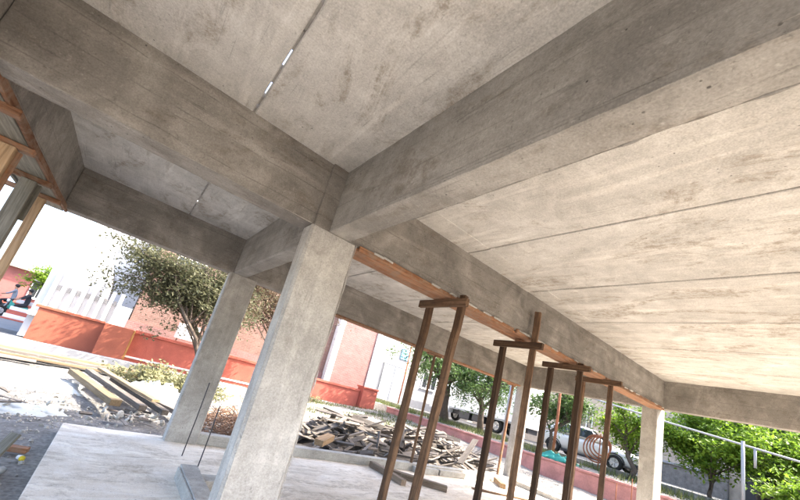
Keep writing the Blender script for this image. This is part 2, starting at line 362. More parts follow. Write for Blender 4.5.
# ---------------------------------------------------------------- the concrete frame
ZS, ZB = 3.212, 2.612
fl = tag(link('floor', rough_box(-0.12, 10.15, -1.2, 6.33, -0.22, 0.0, 0.012, 0.25, 0.004, 3.0), MC_floor), kind='structure')  # unseen near end cut short to limit the sunlight it bounces upward
bld = thing('concrete_frame_building', 'unfinished grey concrete frame with deep beams, square-edged columns and panelled ceiling', 'building', (0, 0, 0))
def cpart(name, me, m): return link(name, me, m, bld)
AY = [(-0.559, -0.33), (2.758, 2.987), (6.075, 6.30)]
for i, (y0, y1) in enumerate(AY):
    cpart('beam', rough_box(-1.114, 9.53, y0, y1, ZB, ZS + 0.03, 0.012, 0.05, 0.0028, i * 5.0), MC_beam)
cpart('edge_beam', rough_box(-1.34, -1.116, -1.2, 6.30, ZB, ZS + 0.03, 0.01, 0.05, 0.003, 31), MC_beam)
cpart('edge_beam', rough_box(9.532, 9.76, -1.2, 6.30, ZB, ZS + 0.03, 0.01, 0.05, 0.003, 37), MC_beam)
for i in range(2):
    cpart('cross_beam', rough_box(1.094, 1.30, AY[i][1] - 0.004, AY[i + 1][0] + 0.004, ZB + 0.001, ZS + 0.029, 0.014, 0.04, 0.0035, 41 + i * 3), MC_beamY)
cols = [(0.93, 1.386, 2.728, 2.93), (1.05, 1.488, 6.045, 6.245), (9.507, 9.95, 2.85, 3.14), (9.50, 9.945, 6.06, 6.27),
        (0.98, 1.43, -0.62, -0.40), (9.507, 9.95, -0.60, -0.36)]
for i, (x0, x1, y0, y1) in enumerate(cols):
    top = ZB + 0.012
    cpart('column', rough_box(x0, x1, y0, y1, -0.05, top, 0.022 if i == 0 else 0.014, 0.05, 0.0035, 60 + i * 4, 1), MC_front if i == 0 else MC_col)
for (x0, x1, y0, y1) in [(0.945, 1.25, 2.735, 2.80), (1.07, 1.25, 6.062, 6.12)]:
    cpart('column_head', rough_box(x0, x1, y0, y1, ZB - 0.004, ZS + 0.012, 0.006, 0.04, 0.004, x0 * 9, 1), MC_beam)
# ragged mortar fins left along the form edges
def fin(a, b, r0, seed):
    a, b = Vector(a), Vector(b); n = max(6, int((b - a).length / 0.03)); pts, rr = [], []
    for i in range(n + 1):
        q = a.lerp(b, i / n); f = noise.noise(Vector((i * 0.31, seed, 0))); g = noise.noise(Vector((i * 0.9, seed, 5)))
        pts.append(q + noise.noise_vector(Vector((i * 0.2, seed, 2))) * 0.003); rr.append(max(0.0008, r0 * (0.55 + f * 1.1 + g * 0.5)))
    return tube_me(pts, rr, 5)
for i, (a, b, r0) in enumerate([((1.093, -0.3, ZB + 0.05), (1.093, 2.75, ZB + 0.05), 0.004), ((1.096, -0.3, ZB + 0.003), (1.096, 2.75, ZB + 0.003), 0.005), ((1.299, -0.3, ZB + 0.004), (1.299, 2.75, ZB + 0.004), 0.006), ((-1.1, 2.757, ZB + 0.004), (0.93, 2.757, ZB + 0.004), 0.004), ((-1.1, 2.986, ZB + 0.003), (0.93, 2.986, ZB + 0.003), 0.004), ((1.4, 2.757, ZB + 0.02), (9.5, 2.757, ZB + 0.02), 0.006), ((-1.115, 3.0, ZB + 0.004), (-1.115, 6.07, ZB + 0.004), 0.006), ((0.932, 2.748, 0.0), (0.932, 2.748, ZB), 0.004), ((0.951, 2.729, 0.0), (0.951, 2.729, ZB), 0.004), ((1.384, 2.733, 0.0), (1.384, 2.733, ZB), 0.006), ((1.094, 3.0, ZB + 0.03), (1.094, 6.07, ZB + 0.03), 0.004), ((1.46, 6.044, 0.0), (1.46, 6.044, ZB), 0.004)]):
    cpart('mortar_fin', fin(a, b, r0, i * 3.7), MC_front if i in (7, 8, 9) else MC_col if i == 11 else MC_beamY)
# ceiling panels, joint by joint
JX = [-1.335, 0.202, 1.197, 2.825, 4.105, 5.437, 6.76, 8.07, 9.76]
JY = [-1.2, 2.872, 6.295]  # roof end behind the camera is unseen, its length chosen for the light inside
for b in range(2):
    for k in range(len(JX) - 1):
        g0 = 0.008 if JX[k] == 0.202 else 0.009; g1 = 0.008 if JX[k + 1] == 0.202 else 0.009
        g0 += 0.004 * (k >= 4); g1 += 0.004 * (k >= 3)
        dz = rnd.uniform(0, 0.002)
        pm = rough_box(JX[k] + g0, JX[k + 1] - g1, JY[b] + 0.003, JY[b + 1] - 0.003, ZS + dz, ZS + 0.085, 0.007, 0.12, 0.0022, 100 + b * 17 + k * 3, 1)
        o = cpart('ceiling_panel', pm, MC_slab)
        if k > 1: link('end_pour', rough_box(JX[k] + 0.01, JX[k + 1] - 0.01, JY[b + 1] - 0.40 + rnd.uniform(-.03, .03), JY[b + 1] - 0.06, ZS - 0.003, ZS + 0.02, 0.003, 0.05, 0.005, k * 3 + b, 1), MC_slab, o)
        if k + 1 < len(JX) - 1 and JX[k + 1] != 0.202:
            link('joint_filler', box_me(JX[k + 1] - 0.02, JX[k + 1] + 0.02, JY[b] + 0.02, JY[b + 1] - 0.02, ZS + 0.045, ZS + 0.07), M_mortar, o)
        elif JX[k + 1] == 0.202:
            y = JY[b] + 0.03
            while y < JY[b + 1] - 0.1:
                L = rnd.uniform(0.06, 0.28); gap = rnd.choice([0.015, 0.05, 0.1, 0.2])
                link('joint_filler', rough_box(0.187, 0.217, y, min(y + L, JY[b + 1] - 0.03), ZS + rnd.uniform(0.01, 0.02), ZS + 0.06, 0.004, 0.03, 0.004, y * 9, 1), M_mortar, o)
                y += L + gap
# low ground beam between the rear columns
cpart('ground_beam', rough_box(1.49, 9.50, 6.07, 6.25, -0.2, 0.15, 0.01, 0.08, 0.005, 77), MC_curb)
cpart('ground_beam', rough_box(9.62, 9.80, -3.6, 6.05, -0.2, 0.11, 0.01, 0.08, 0.005, 79), MC_curb)

# ---------------------------------------------------------------- formwork boards and props
def plank_me(L, wd, th, seed=0, amp=0.003, bev=0.004):
    return rough_box(-L / 2, L / 2, -wd / 2, wd / 2, -th / 2, th / 2, bev, max(0.1, L / 14), amp, seed, 1)
def between(o, a, b, roll=0.0):
    """lay an object whose length is local X from point a to point b"""
    a = Vector(a); b = Vector(b); d = (b - a).normalized()
    o.rotation_mode = 'QUATERNION'
    o.rotation_quaternion = d.to_track_quat('X', 'Z') @ Matrix.Rotation(roll, 4, 'X').to_quaternion()
    o.location = (a + b) / 2
def bar(name, a, b, wd, th, m, parent=None, roll=0.0, seed=0, amp=0.003):
    L = (Vector(b) - Vector(a)).length
    o = link(name, plank_me(L, wd, th, seed, amp), m, parent); between(o, a, b, roll); return o

GB = 'formwork boards still under the beams'
fb = [(1.40, 3.9, 'splintered orange form board under the beam, starting at the main column'),
      (3.92, 6.6, 'orange form board under the middle stretch of the propped beam'),
      (6.62, 9.5, 'orange form board under the propped beam next to the far end column')]
for i, (x0, x1, lab) in enumerate(fb):
    t = thing('form_board', lab, 'board', ((x0 + x1) / 2, 2.87, ZB - 0.02), 0, GB)
    link('sole_plank', plank_me(x1 - x0, 0.235, 0.028, i * 3, 0.004), MW_form, t, (0, 0.0, 0))
    link('edge_strip', plank_me(x1 - x0 - 0.04, 0.03, 0.055, i * 3 + 1, 0.014), MW_form, t, (0, -0.133, 0.012))
    for k in range(int((x1 - x0) / 0.2)):
        link('concrete_drip', rough_box(-0.06, 0.06, -0.012, 0.012, -0.008, 0.012, 0.004, 0.02, 0.008, k * 7 + i, 1), MC_curb, t, (rnd.uniform(-1, 1) * (x1 - x0) / 2.2, -0.148, 0.03))
o = bar('form_board', (6.3, 6.19, ZB - 0.02), (9.4, 6.19, ZB - 0.02), 0.22, 0.03, MW_form, seed=5); tag(o, 'thin orange board under the rear beam, ending at the rear end column', 'board', GB)
o = bar('form_board', (2.6, 6.19, ZB - 0.02), (6.26, 6.19, ZB - 0.02), 0.22, 0.03, MW_form, seed=6); tag(o, 'thin orange board under the rear beam above the scrap wood pile', 'board', GB)

GP = 'timber prop frames under the propped beam'
def frame(x, ztop_near, lab, hz, lean=0.0, hx=0.02, w=0.075, y_f=3.13, hl=0.62, tl=0.0):
    t = thing('double_prop', lab, 'prop', (x, 2.87, 0), 0, GP)
    bar('post', (lean - 0.10, -0.235, 0.0), (0.02 + tl, -0.205, ztop_near), w, w * 0.9, MW_prop, t, seed=x, amp=0.008)
    bar('post', (lean * 0.7 - 0.02, y_f - 2.87, 0.0), (0.03, y_f - 2.87, ZB - 0.06), w, w * 0.9, MW_prop, t, seed=x + 2, amp=0.008)
    bar('header', (hx - 0.07, -0.39, hz), (hx - 0.07, hl - 0.39 + 0.12, hz + 0.01), 0.05, 0.085, MW_prop, t, seed=x + 4)
    link('wedge', box_me(-0.06, 0.06, -0.05, 0.05, -0.02, 0.02, 0.004), MW_form, t, (0.02, 0.0, ZB - 0.06))
frame(2.73, 2.66, 'tall dark timber prop pair nearest the main column, cross piece near its top', ZB - 0.085, tl=0.06)
frame(4.25, 2.97, 'dark timber prop pair whose front post rises high against the beam face', ZB - 0.13, 0.05, 0.0)
frame(5.56, 2.60, 'third timber prop pair from the main column, header flush with post top', ZB - 0.10, 0.02, 0.0)
frame(6.66, 2.52, 'timber prop pair closest to the far end column', ZB - 0.075, 0.0, 0.02)
t = thing('timber_prop', 'thin single timber prop under the rear beam, seen between the first prop pair', 'prop', (5.93, 6.16, 0))
bar('post', (0, 0, 0.0), (0.02, 0.02, ZB - 0.07), 0.06, 0.055, MW_prop, t, seed=3); bar('header', (-0.22, 0.03, ZB - 0.055), (0.24, 0.03, ZB - 0.055), 0.05, 0.05, MW_form, t, seed=4)
t = thing('timber_prop', 'rusty brown single prop under the rear beam beside the rear end column', 'prop', (9.1, 6.16, 0))
bar('post', (0, 0, 0.0), (0.05, 0.0, ZB - 0.07), 0.055, 0.05, MW_form, t, seed=8); bar('header', (-0.2, 0.02, ZB - 0.055), (0.2, 0.02, ZB - 0.055), 0.05, 0.05, MW_form, t, seed=9)

# left edge beam: sole board and three post frames
t = thing('form_board', 'stained plywood sole with joists under the left edge beam', 'board', (-1.24, 3.2, ZB - 0.02), math.pi / 2, GB)
link('sole_plank', plank_me(5.9, 0.30, 0.025, 15, 0.004), MW_grey, t, (0.05, 0.02, 0))
link('edge_strip', plank_me(5.9, 0.03, 0.07, 16, 0.006), MW_form, t, (0.05, -0.152, 0.02))
GL = 'props under the left edge beam'
def lprop(y, m, wd, th, lab, cleat, xo=-1.22):
    t = thing('edge_prop', lab, 'prop', (xo, y, 0), 0, GL)
    bar('post', (0.0, 0, -0.1), (0.0, 0, ZB - 0.09), wd, th, m, t, roll=math.pi / 2, seed=y)
    bar('header', (-0.42, 0.02, ZB - 0.06), (0.16, 0.02, ZB - 0.06), 0.07, 0.05, MW_form, t, seed=y + 1)
    if cleat: bar('cleat', (0.055, th / 2 - 0.02, ZB - cleat), (0.055, th / 2 - 0.02, ZB - 0.1), 0.03, 0.09, cleat_m, t, seed=y + 2)
cleat_m = MW_form
lprop(4.05, MW_pale, 0.13, 0.10, 'blotchy pale timber post at the left border with an orange cleat', 0.55)
cleat_m = MW_grey
lprop(4.95, MW_grey, 0.12, 0.09, 'greenish grey timber post with a short cleat, middle of the left edge props', 0.5)
lprop(5.62, MW_pale, 0.075, 0.07, 'slender yellowish timber post at the corner of the left edge beam', 0)
o = bar('batten', (-1.62, 2.6, ZB - 0.12), (-1.62, 4.2, ZB - 0.13), 0.05, 0.08, MW_form, seed=21); tag(o, 'reddish round-edged batten hung on the left edge formwork near the picture border', 'batten')

for i, (a, b, wd, th, m, lab) in enumerate([((-1.75, 3.3, ZB - 0.05), (-1.02, 3.35, ZB - 0.05), 0.09, 0.05, MW_form, 'cross batten under the left edge formwork at the picture border'),
        ((-1.47, 2.4, ZB + 0.06), (-1.47, 5.9, ZB + 0.05), 0.04, 0.16, MW_grey, 'grey side board standing along the outside of the left edge beam'),
        ((-1.30, 4.05, 1.75), (-1.62, 4.9, ZB - 0.1), 0.06, 0.035, MW_pale, 'slanted strut between the two thick left edge posts')]):
    tag(bar('batten', a, b, wd, th, m, None, 0, 40 + i, 0.005), lab, 'batten', 'battens at the left edge formwork')

# ---------------------------------------------------------------- things on the concrete floor
def lay(name, a, b, wd, th, m, lab, cat, group=None, seed=0, roll=0):
    o = bar(name, a, b, wd, th, m, None, roll, seed, 0.005); return tag(o, lab, cat, group)
lay('timber_beam', (4.75, 6.0, 0.06), (4.75, 5.0, 0.05), 0.12, 0.10, MW_brown, 'squared timber lying on the floor behind the first prop pair', 'timber', seed=1)
lay('timber_beam', (4.9, 5.6, 0.055), (5.7, 4.85, 0.055), 0.13, 0.10, MW_brown, 'thick brown timber lying askew on the floor at the foot of the first prop pair', 'timber', seed=2)
lay('wood_block', (8.85, 6.0, 0.06), (8.35, 5.45, 0.06), 0.14, 0.11, MW_pale, 'short sawn wood block on the floor in front of the rear end column', 'block', seed=3)
lay('plank', (6.9, 5.2, 0.02), (8.9, 4.5, 0.02), 0.10, 0.025, MW_prop, 'thin dark plank lying flat on the sunlit floor', 'plank', seed=4)
for i, (a, b) in enumerate([((5.9, 6.02, 0.06), (6.6, 6.0, 0.06)), ((6.65, 6.0, 0.06), (7.5, 5.98, 0.06))]):
    lay('kerb_block', a, b, 0.14, 0.12, MC_curb, ['pale concrete kerb block lying before the ground beam, nearer the thin prop', 'pale concrete kerb block lying before the ground beam, farther from the thin prop'][i], 'block', 'loose kerb blocks', seed=i)
t = thing('formed_upstand', 'low concrete upstand left in its form beside the main column foot', 'curb', (1.14, 4.1, 0))
link('upstand', rough_box(-0.09, 0.09, -0.95, 0.52, -0.01, 0.13, 0.012, 0.06, 0.006, 5), MC_front, t)
link('cross_piece', rough_box(0.092, 0.30, 0.12, 0.34, -0.01, 0.10, 0.012, 0.05, 0.005, 6), MC_curb, t)
link('form_side', plank_me(1.3, 0.12, 0.02, 7), MC_curb, t, (-0.105, -0.2, 0.06), (math.pi / 2, 0, math.pi / 2))
for (x, y, h, lab) in [(1.21, 5.4, 0.95, 'thin dark steel rod standing on the floor, nearer the rear column'), (1.32, 4.92, 0.75, 'thin dark steel rod standing on the floor by the low upstand')]:
    o = link('rebar_rod', tube_me([(0, 0, 0), (0.004, 0, h * 0.5), (0.0, 0.006, h)], 0.007, 6), M_dark, None, (x, y, 0)); tag(o, lab, 'steel rod', 'steel rods by the main column')
# grout blobs on the floor
def blob_me(r, h, seed, n=14):
    bm = bmesh.new(); c = bm.verts.new((0, 0, h)); ring = []; ring2 = []
    for k in range(n):
        a = 2 * math.pi * k / n; q = 0.7 + 0.6 * (noise.noise(Vector((math.cos(a) * 1.3, math.sin(a) * 1.3, seed))) + 0.4)
        ring.append(bm.verts.new((math.cos(a) * r * q * 0.6, math.sin(a) * r * q * 0.6, h * 0.75))); ring2.append(bm.verts.new((math.cos(a) * r * q, math.sin(a) * r * q, -0.01)))
    for k in range(n):
        j = (k + 1) % n; bm.faces.new((c, ring[k], ring[j])); bm.faces.new((ring[k], ring2[k], ring2[j], ring[j]))
    return to_mesh(bm, smooth=True)

# ---------------------------------------------------------------- scrap wood piles beyond the ground beam
def rock_me(r, seed):
    bm = bmesh.new(); bmesh.ops.create_icosphere(bm, subdivisions=1, radius=r)
    rr = random.Random(seed)
    for v in bm.verts: v.co *= rr.uniform(0.55, 1.3); v.co.z *= 0.55; v.co.x *= 1.3
    return to_mesh(bm)
scrap = [plank_me(L, wd, th, i * 2.3, 0.006, 0.003) for i, (L, wd, th) in enumerate([(0.8, .09, .022), (1.1, .11, .025), (0.6, .12, .022), (1.3, .08, .035), (0.5, .08, .06), (0.9, .14, .02), (0.4, .10, .05), (1.1, .06, .045)])]
for q in scrap: q.materials.append(MW_scrap)
M_debris = simple('splintery_debris', (0.085, 0.075, 0.065), 0.95, var=0.5, scale=9, bumps=0.9)
rocks = [rock_me(0.075, i) for i in range(5)]
for q in rocks: q.materials.append(M_rubble)
def pile(cx, cy, rx, ry, h, n, nr, lab, seed, ang):
    r = random.Random(seed)
    t = thing('scrap_wood_pile', lab, 'wood pile', (cx, cy, 0), 0, 'scrap wood piles beyond the ground beam')
    mv, mf = [], []; G = 26
    for j in range(G + 1):
        for i in range(G + 1):
            u, v = (i / G * 2 - 1) * 1.08, (j / G * 2 - 1) * 1.08; k = max(0, 1 - u * u - v * v); x, y = u * rx, v * ry
            mv.append((x, y, hgt(cx + x, cy + y) - 0.04 + h * 0.62 * min(1, k * 1.1) * (0.8 + 0.5 * noise.noise(Vector((x * 2.2, y * 2.2, seed)))) + 0.04 * noise.noise(Vector((x * 7, y * 7, seed)))))
    mf = [(j * (G + 1) + i, j * (G + 1) + i + 1, (j + 1) * (G + 1) + i + 1, (j + 1) * (G + 1) + i) for j in range(G) for i in range(G)]
    mm_ = bpy.data.meshes.new('mound'); mm_.from_pydata(mv, [], mf); link('debris_mound', mm_, M_debris, t)
    for i in range(n):
        while True:
            u, v = r.uniform(-1, 1), r.uniform(-1, 1)
            if u * u + v * v < 1: break
        x, y = u * rx, v * ry; k = 1 - math.sqrt(u * u + v * v)
        z = hgt(cx + x, cy + y) + 0.05 + h * min(1, k * 1.5) * r.uniform(0.35, 1.05)
        me_ = r.choice(scrap)
        o = link('plank', me_, None, t, (x, y, z), (r.gauss(0, 0.5), r.gauss(0, 0.28), ang + r.gauss(0, 0.75)))
    for i in range(nr):
        u, v = r.uniform(-1, 1), r.uniform(-1, 1); x, y = u * rx, v * ry
        s = r.uniform(0.5, 1.3)
        o = link('rubble_chunk', r.choice(rocks), None, t, (x, y, hgt(cx + x, cy + y) + 0.03 + 0.5 * h * max(0, 1 - math.hypot(u, v)) * r.uniform(0.4, 1)), (r.uniform(0, 3), r.uniform(0, 3), r.uniform(0, 3))); o.scale = (s, s, s)
pile(5.9, 8.1, 2.1, 1.35, 0.66, 200, 26, 'jumbled heap of weathered scrap boards just right of the main column', 3, 0.3)
pile(9.0, 8.7, 2.3, 1.5, 0.56, 180, 16, 'flatter heap of weathered scrap boards behind the first prop pair', 4, -0.4)
lay('plank', (8.55, 7.0, 0.12), (9.75, 7.55, 0.78), 0.17, 0.03, MW_scrap, 'wide pale plank leaning up on the scrap heap beside the rear end column', 'plank', seed=9)
lay('plank', (6.45, 7.15, 0.25), (6.7, 7.6, 1.0), 0.09, 0.03, MW_scrap, 'short grey board sticking up out of the nearer scrap heap', 'plank', seed=10)
lay('timber_beam', (3.95, 6.85, 0.13), (4.4, 7.2, 0.22), 0.2, 0.12, MW_pale, 'split yellowish log at the near end of the scrap heap', 'timber', seed=12)
lay('plastic_pipe', (6.2, 13.2, 0.22), (9.2, 13.0, 0.38), 0.14, 0.05, M_bluepvc, 'pale blue plastic strip lying on the grass before the red wall', 'pipe', seed=11)
# dry brush heap behind the rear column
t = thing('brush_heap', 'heap of dry brown twigs behind the rear left column', 'brush heap', (2.35, 7.75, -0.05))
r = random.Random(5); bm = bmesh.new()
for i in range(420):
    a = r.uniform(0, 6.28); q = math.sqrt(r.random()); p = Vector((math.cos(a) * q * 0.75, math.sin(a) * q * 0.7, r.uniform(0, 0.52) * (1 - q * 0.8)))
    d = Vector((r.gauss(0, 1), r.gauss(0, 1), r.gauss(0.1, 0.45))).normalized() * r.uniform(0.12, 0.35)
    tube(bm, [p - d, p + Vector((r.gauss(0, .03), r.gauss(0, .03), r.gauss(0, .03))), p + d], [0.008, 0.007, 0.003], 3, False)
tag(link('twig_mass', to_mesh(bm), M_branch, t), kind='stuff')

# ---------------------------------------------------------------- left yard: planks, sacks, rubble
GY = 'long planks stacked along the left yard'
for i, (a, b, wd, th) in enumerate([((-3.6, 12.0, 0.16), (0.9, 12.75, 0.18), 0.25, 0.05), ((-3.8, 11.75, 0.11), (0.7, 12.5, 0.13), 0.22, 0.05), ((-3.9, 11.45, 0.06), (0.4, 12.15, 0.07), 0.24, 0.045), ((-4.2, 11.1, 0.04), (-1.2, 11.55, 0.05), 0.2, 0.045)]):
    lay('long_plank', a, b, wd, th, MW_fresh if i in (0, 2) else MW_scrap, ['long pale plank at the top back of the stack before the orange wall', 'long grey plank second from the back of the yard stack', 'long pale plank at the front of the yard stack', 'shorter grey plank sticking out at the left front of the yard stack'][i], 'plank', GY, i * 2.0)
tag(link('kerb_wall', rough_box(-6, 4.2, 13.15, 13.4, -0.2, 0.34, 0.02, 0.2, 0.01, 9), M_grey), 'low pale kerb running behind the stacked planks', 'kerb')
GQ = 'lumber lying beside the slab'
for i, (a, b, wd, th, m) in enumerate([((-0.42, 10.2, 0.16), (0.40, 7.5, 0.14), 0.17, 0.10, MW_fresh), ((-0.18, 10.3, 0.22), (0.80, 7.5, 0.13), 0.13, 0.09, MW_scrap), ((0.02, 10.4, 0.3), (0.98, 7.75, 0.24), 0.15, 0.05, MW_fresh), ((0.3, 10.1, 0.16), (1.15, 7.45, 0.12), 0.12, 0.09, MW_scrap), ((0.55, 9.8, 0.1), (1.5, 7.6, 0.09), 0.12, 0.08, MW_scrap)]):
    lay('lumber', a, b, wd, th, m, ['pale sawn beam leftmost of the lumber lying beside the slab', 'grey beam second from the left of the lumber beside the slab', 'thin pale board resting on top of the lumber beside the slab', 'grey beam second from the right of the lumber beside the slab', 'short grey beam nearest the rear left column in the lumber beside the slab'][i], 'lumber', GQ, i * 3.0)
t = thing('rubble_heap', 'scatter of broken concrete lumps at the near ends of the lumber', 'rubble', (0.8, 7.2, -0.05))
r = random.Random(11)
for i in range(60):
    o = link('rubble_chunk', r.choice(rocks), None, t, (r.gauss(0, 0.55), r.gauss(0, 0.25), 0.03 + r.uniform(0, 0.05)), (r.uniform(0, 3), r.uniform(0, 3), r.uniform(0, 3))); s = r.uniform(0.2, 0.8); o.scale = (s, s, s)
for i in range(16):
    o = link('wood_splinter', scrap[i % len(scrap)], None, t, (r.gauss(0.1, 0.6), r.gauss(0.1, 0.25), 0.06), (r.gauss(0, .3), r.gauss(0, .1), r.uniform(0, 3.1))); o.scale = (0.35, 0.5, 0.5)
# crumpled sacks / sheets
def crumple_me(lx, ly, h, seed, n=26, loc=None, rz=0):
    vv_ = []; 
    for j in range(n + 1):
        for i in range(n + 1):
            u, v = i / n * 2 - 1, j / n * 2 - 1; e = max(0, 1 - max(abs(u), abs(v)) ** 3)
            q = Vector((u * 2.6, v * 2.6, seed)); z = h * e * (0.45 + 0.5 * noise.noise(q) + 0.35 * abs(noise.noise(q * 2.4))) + 0.006
            X, Y = u * lx * (1 + 0.5 * noise.noise(q * 0.8)), v * ly * (1 + 0.5 * noise.noise(q * 0.8 + Vector((9, 0, 0))))
            if loc is not None: z += hgt(loc[0] + X * math.cos(rz) - Y * math.sin(rz), loc[1] + X * math.sin(rz) + Y * math.cos(rz)) - loc[2] - 0.012
            vv_.append((X, Y, z))
    f_ = [(j * (n + 1) + i, j * (n + 1) + i + 1, (j + 1) * (n + 1) + i + 1, (j + 1) * (n + 1) + i) for j in range(n) for i in range(n)]
    me_ = bpy.data.meshes.new('crumple'); me_.from_pydata(vv_, [], f_)
    for q in me_.polygons: q.use_smooth = True
    so = None
    return me_
def crumple(name, loc, lx, ly, h, seed, m, lab, cat, rz=0, group=None):
    o = link(name, crumple_me(lx, ly, h, seed, loc=loc if loc[2] < 0.5 else None, rz=rz), m, None, loc, (0, 0, rz))
    md = o.modifiers.new('thick', 'SOLIDIFY'); md.thickness = 0.004
    return tag(o, lab, cat, group)
crumple('cement_sack', (1.2, 10.2, 0.02), 0.55, 0.4, 0.42, 2, M_sack, 'whitish crumpled sack lying behind the lumber', 'sack', 0.4)
crumple('plastic_sheet', (-0.9, 9.4, 0.0), 0.8, 0.7, 0.16, 5, M_sack, 'crumpled white sheet on the bright ground left of the lumber', 'sheet', 0.2)
crumple('plastic_sheet', (-0.62, 7.35, -0.07), 0.5, 0.32, 0.08, 7, M_sack, 'flat torn white sheet by the corner of the floor slab', 'sheet', 0.5)
crumple('plastic_sheet', (-1.9, 9.9, 0.0), 0.9, 0.5, 0.12, 8, M_sack, 'crumpled white sheet farther left on the bright ground', 'sheet', -0.3)
crumple('cement_sack', (-0.50, 4.3, -0.12), 0.12, 0.55, 0.24, 14, M_sack, 'full pale plastic sack at the lower left border', 'sack', -0.12)
lay('timber_beam', (-1.0, 5.42, -0.06), (-0.27, 5.28, -0.07), 0.09, 0.05, MW_form, 'reddish board end on the dirt beside the pale sack', 'board', seed=31)
lay('timber_beam', (-0.47, 4.95, -0.05), (-0.40, 5.05, 0.14), 0.10, 0.03, MW_grey, 'short grey offcut standing on end in the pale sack', 'offcut', seed=32)
t = thing('plastic_pot', 'small white tub with a yellow lid on the dirt by the slab edge', 'tub', (-0.31, 5.12, -0.12), 0.5); t.scale = (0.7, 0.7, 0.7)
link('tub', tube_me([(0, 0, 0), (0, 0, 0.09)], [0.028, 0.034], 12), M_white, t, (0, 0, 0.04), (1.4, 0, 0)); link('lid', tube_me([(0, 0, 0), (0, 0, 0.02)], 0.036, 12), M_yellowlid, t, (0, -0.095, 0.05), (1.4, 0, 0))
lay('plank', (-2.9, 7.35, -0.06), (-1.3, 7.6, -0.05), 0.09, 0.03, MW_prop, 'dark thin board flat on the dusty ground at the left', 'plank', seed=33)
# loose gravel on the dirt strip
bm = bmesh.new(); r = random.Random(21)
for i in range(2600):
    if i < 1700: x, y = r.uniform(-4.5, -0.15) if r.random() < 0.5 else r.gauss(-0.6, 1.2), r.gauss(7.2, 1.0) if r.random() < 0.6 else r.uniform(3.5, 11)
    else: x, y = r.uniform(2, 12.8), r.uniform(6.6, 14)
    if -0.2 < x < 10.3 and y < 6.45: continue
    s = abs(r.gauss(0, 0.013)) + 0.006
    mm = Matrix.Translation((x, y, hgt(x, y) + s * 0.3)) @ Matrix.Rotation(r.uniform(0, 6), 4, Vector((r.random(), r.random(), 1)).normalized())
    bmesh.ops.create_cone(bm, cap_ends=True, segments=5, radius1=s, radius2=s * 0.55, depth=s * 1.1, matrix=mm)
tag(link('gravel', to_mesh(bm), M_rubble), 'loose stones and crumbs scattered over the dirt', 'gravel', kind='stuff')

# ---------------------------------------------------------------- boundary walls
t = thing('boundary_wall', 'orange rendered boundary wall with stout pier in front of the white building', 'wall', (0, 16.9, 0))
link('wall_panel', rough_box(-2.35, -0.45, 0.0, 0.2, -0.2, 1.16, 0.01, 0.2, 0.006, 1), M_orange, t)
link('coping', rough_box(-2.45, -0.46, -0.05, 0.25, 1.162, 1.25, 0.012, 0.2, 0.006, 2), M_orange, t)
link('pier', rough_box(-0.44, 0.46, -0.55, 0.22, -0.2, 1.22, 0.015, 0.2, 0.006, 3), M_orange, t)
link('pier_lit_edge', rough_box(0.462, 0.53, -0.53, 0.2, -0.2, 1.2, 0.01, 0.2, 0.004, 4), M_sunlit_edge, t)  # strip painted as the sunlit right side of the pier
t = thing('boundary_wall', 'long red boundary wall with pale base line behind the columns', 'wall', (0, 16.9, 0))
link('wall_panel', rough_box(0.54, 11.35, 0.0, 0.2, -0.2, 1.12, 0.01, 0.25, 0.006, 5), M_red, t)
link('coping', rough_box(0.54, 11.36, -0.06, 0.26, 1.122, 1.24, 0.012, 0.25, 0.008, 6), M_red, t)
link('base_line', rough_box(0.54, 11.35, -0.03, -0.004, 0.18, 0.25, 0.006, 0.25, 0.004, 7), M_white, t)
link('end_pier', rough_box(11.37, 12.35, -0.28, 0.32, -0.2, 1.36, 0.02, 0.2, 0.008, 8), M_red, t)
link('end_cap', rough_box(11.32, 12.40, -0.33, 0.37, 1.362, 1.46, 0.02, 0.2, 0.008, 9), M_red, t)
t = thing('low_wall', 'low dusty pink wall running along the planted verge by the road', 'wall', (13.4, 0, 0))
link('wall_panel', rough_box(-0.1, 0.1, -30, 16.7, -0.2, 0.64, 0.015, 0.15, 0.010, 11), M_pink, t)
link('coping', rough_box(-0.13, 0.13, -30, 16.72, 0.642, 0.72, 0.02, 0.15, 0.012, 12), M_pink, t)

# ---------------------------------------------------------------- buildings
def window(parent, x0, x1, z0, z1, y, m_frame=M_white, bars=2, outward=-1, name='window'):
    """framed window in the X-Z plane at depth y of its building, with real panes"""
    bm = bmesh.new(); f = 0.07
    bbox(bm, x0, x1, y - 0.05, y + 0.03, z0, z0 + f); bbox(bm, x0, x1, y - 0.05, y + 0.03, z1 - f, z1)
    bbox(bm, x0, x0 + f, y - 0.048, y + 0.028, z0 + f, z1 - f); bbox(bm, x1 - f, x1, y - 0.048, y + 0.028, z0 + f, z1 - f)
    wf = link(name, to_mesh(bm), m_frame, parent)
    n = bars + 1; wd = (x1 - x0 - 2 * f) / n
    for k in range(n):
        link('pane', box_me(x0 + f + k * wd + 0.012, x0 + f + (k + 1) * wd - 0.012, y - 0.012, y + 0.02, z0 + f, z1 - f), M_glass, wf)
    for k in range(1, n):
        link('mullion', box_me(x0 + f + k * wd - 0.012, x0 + f + k * wd + 0.012, y - 0.042, y + 0.024, z0 + f, z1 - f), m_frame, wf)
    link('sill', box_me(x0 - 0.06, x1 + 0.06, y - 0.12, y + 0.02, z0 - 0.08, z0 - 0.003), m_frame, wf)
    return wf
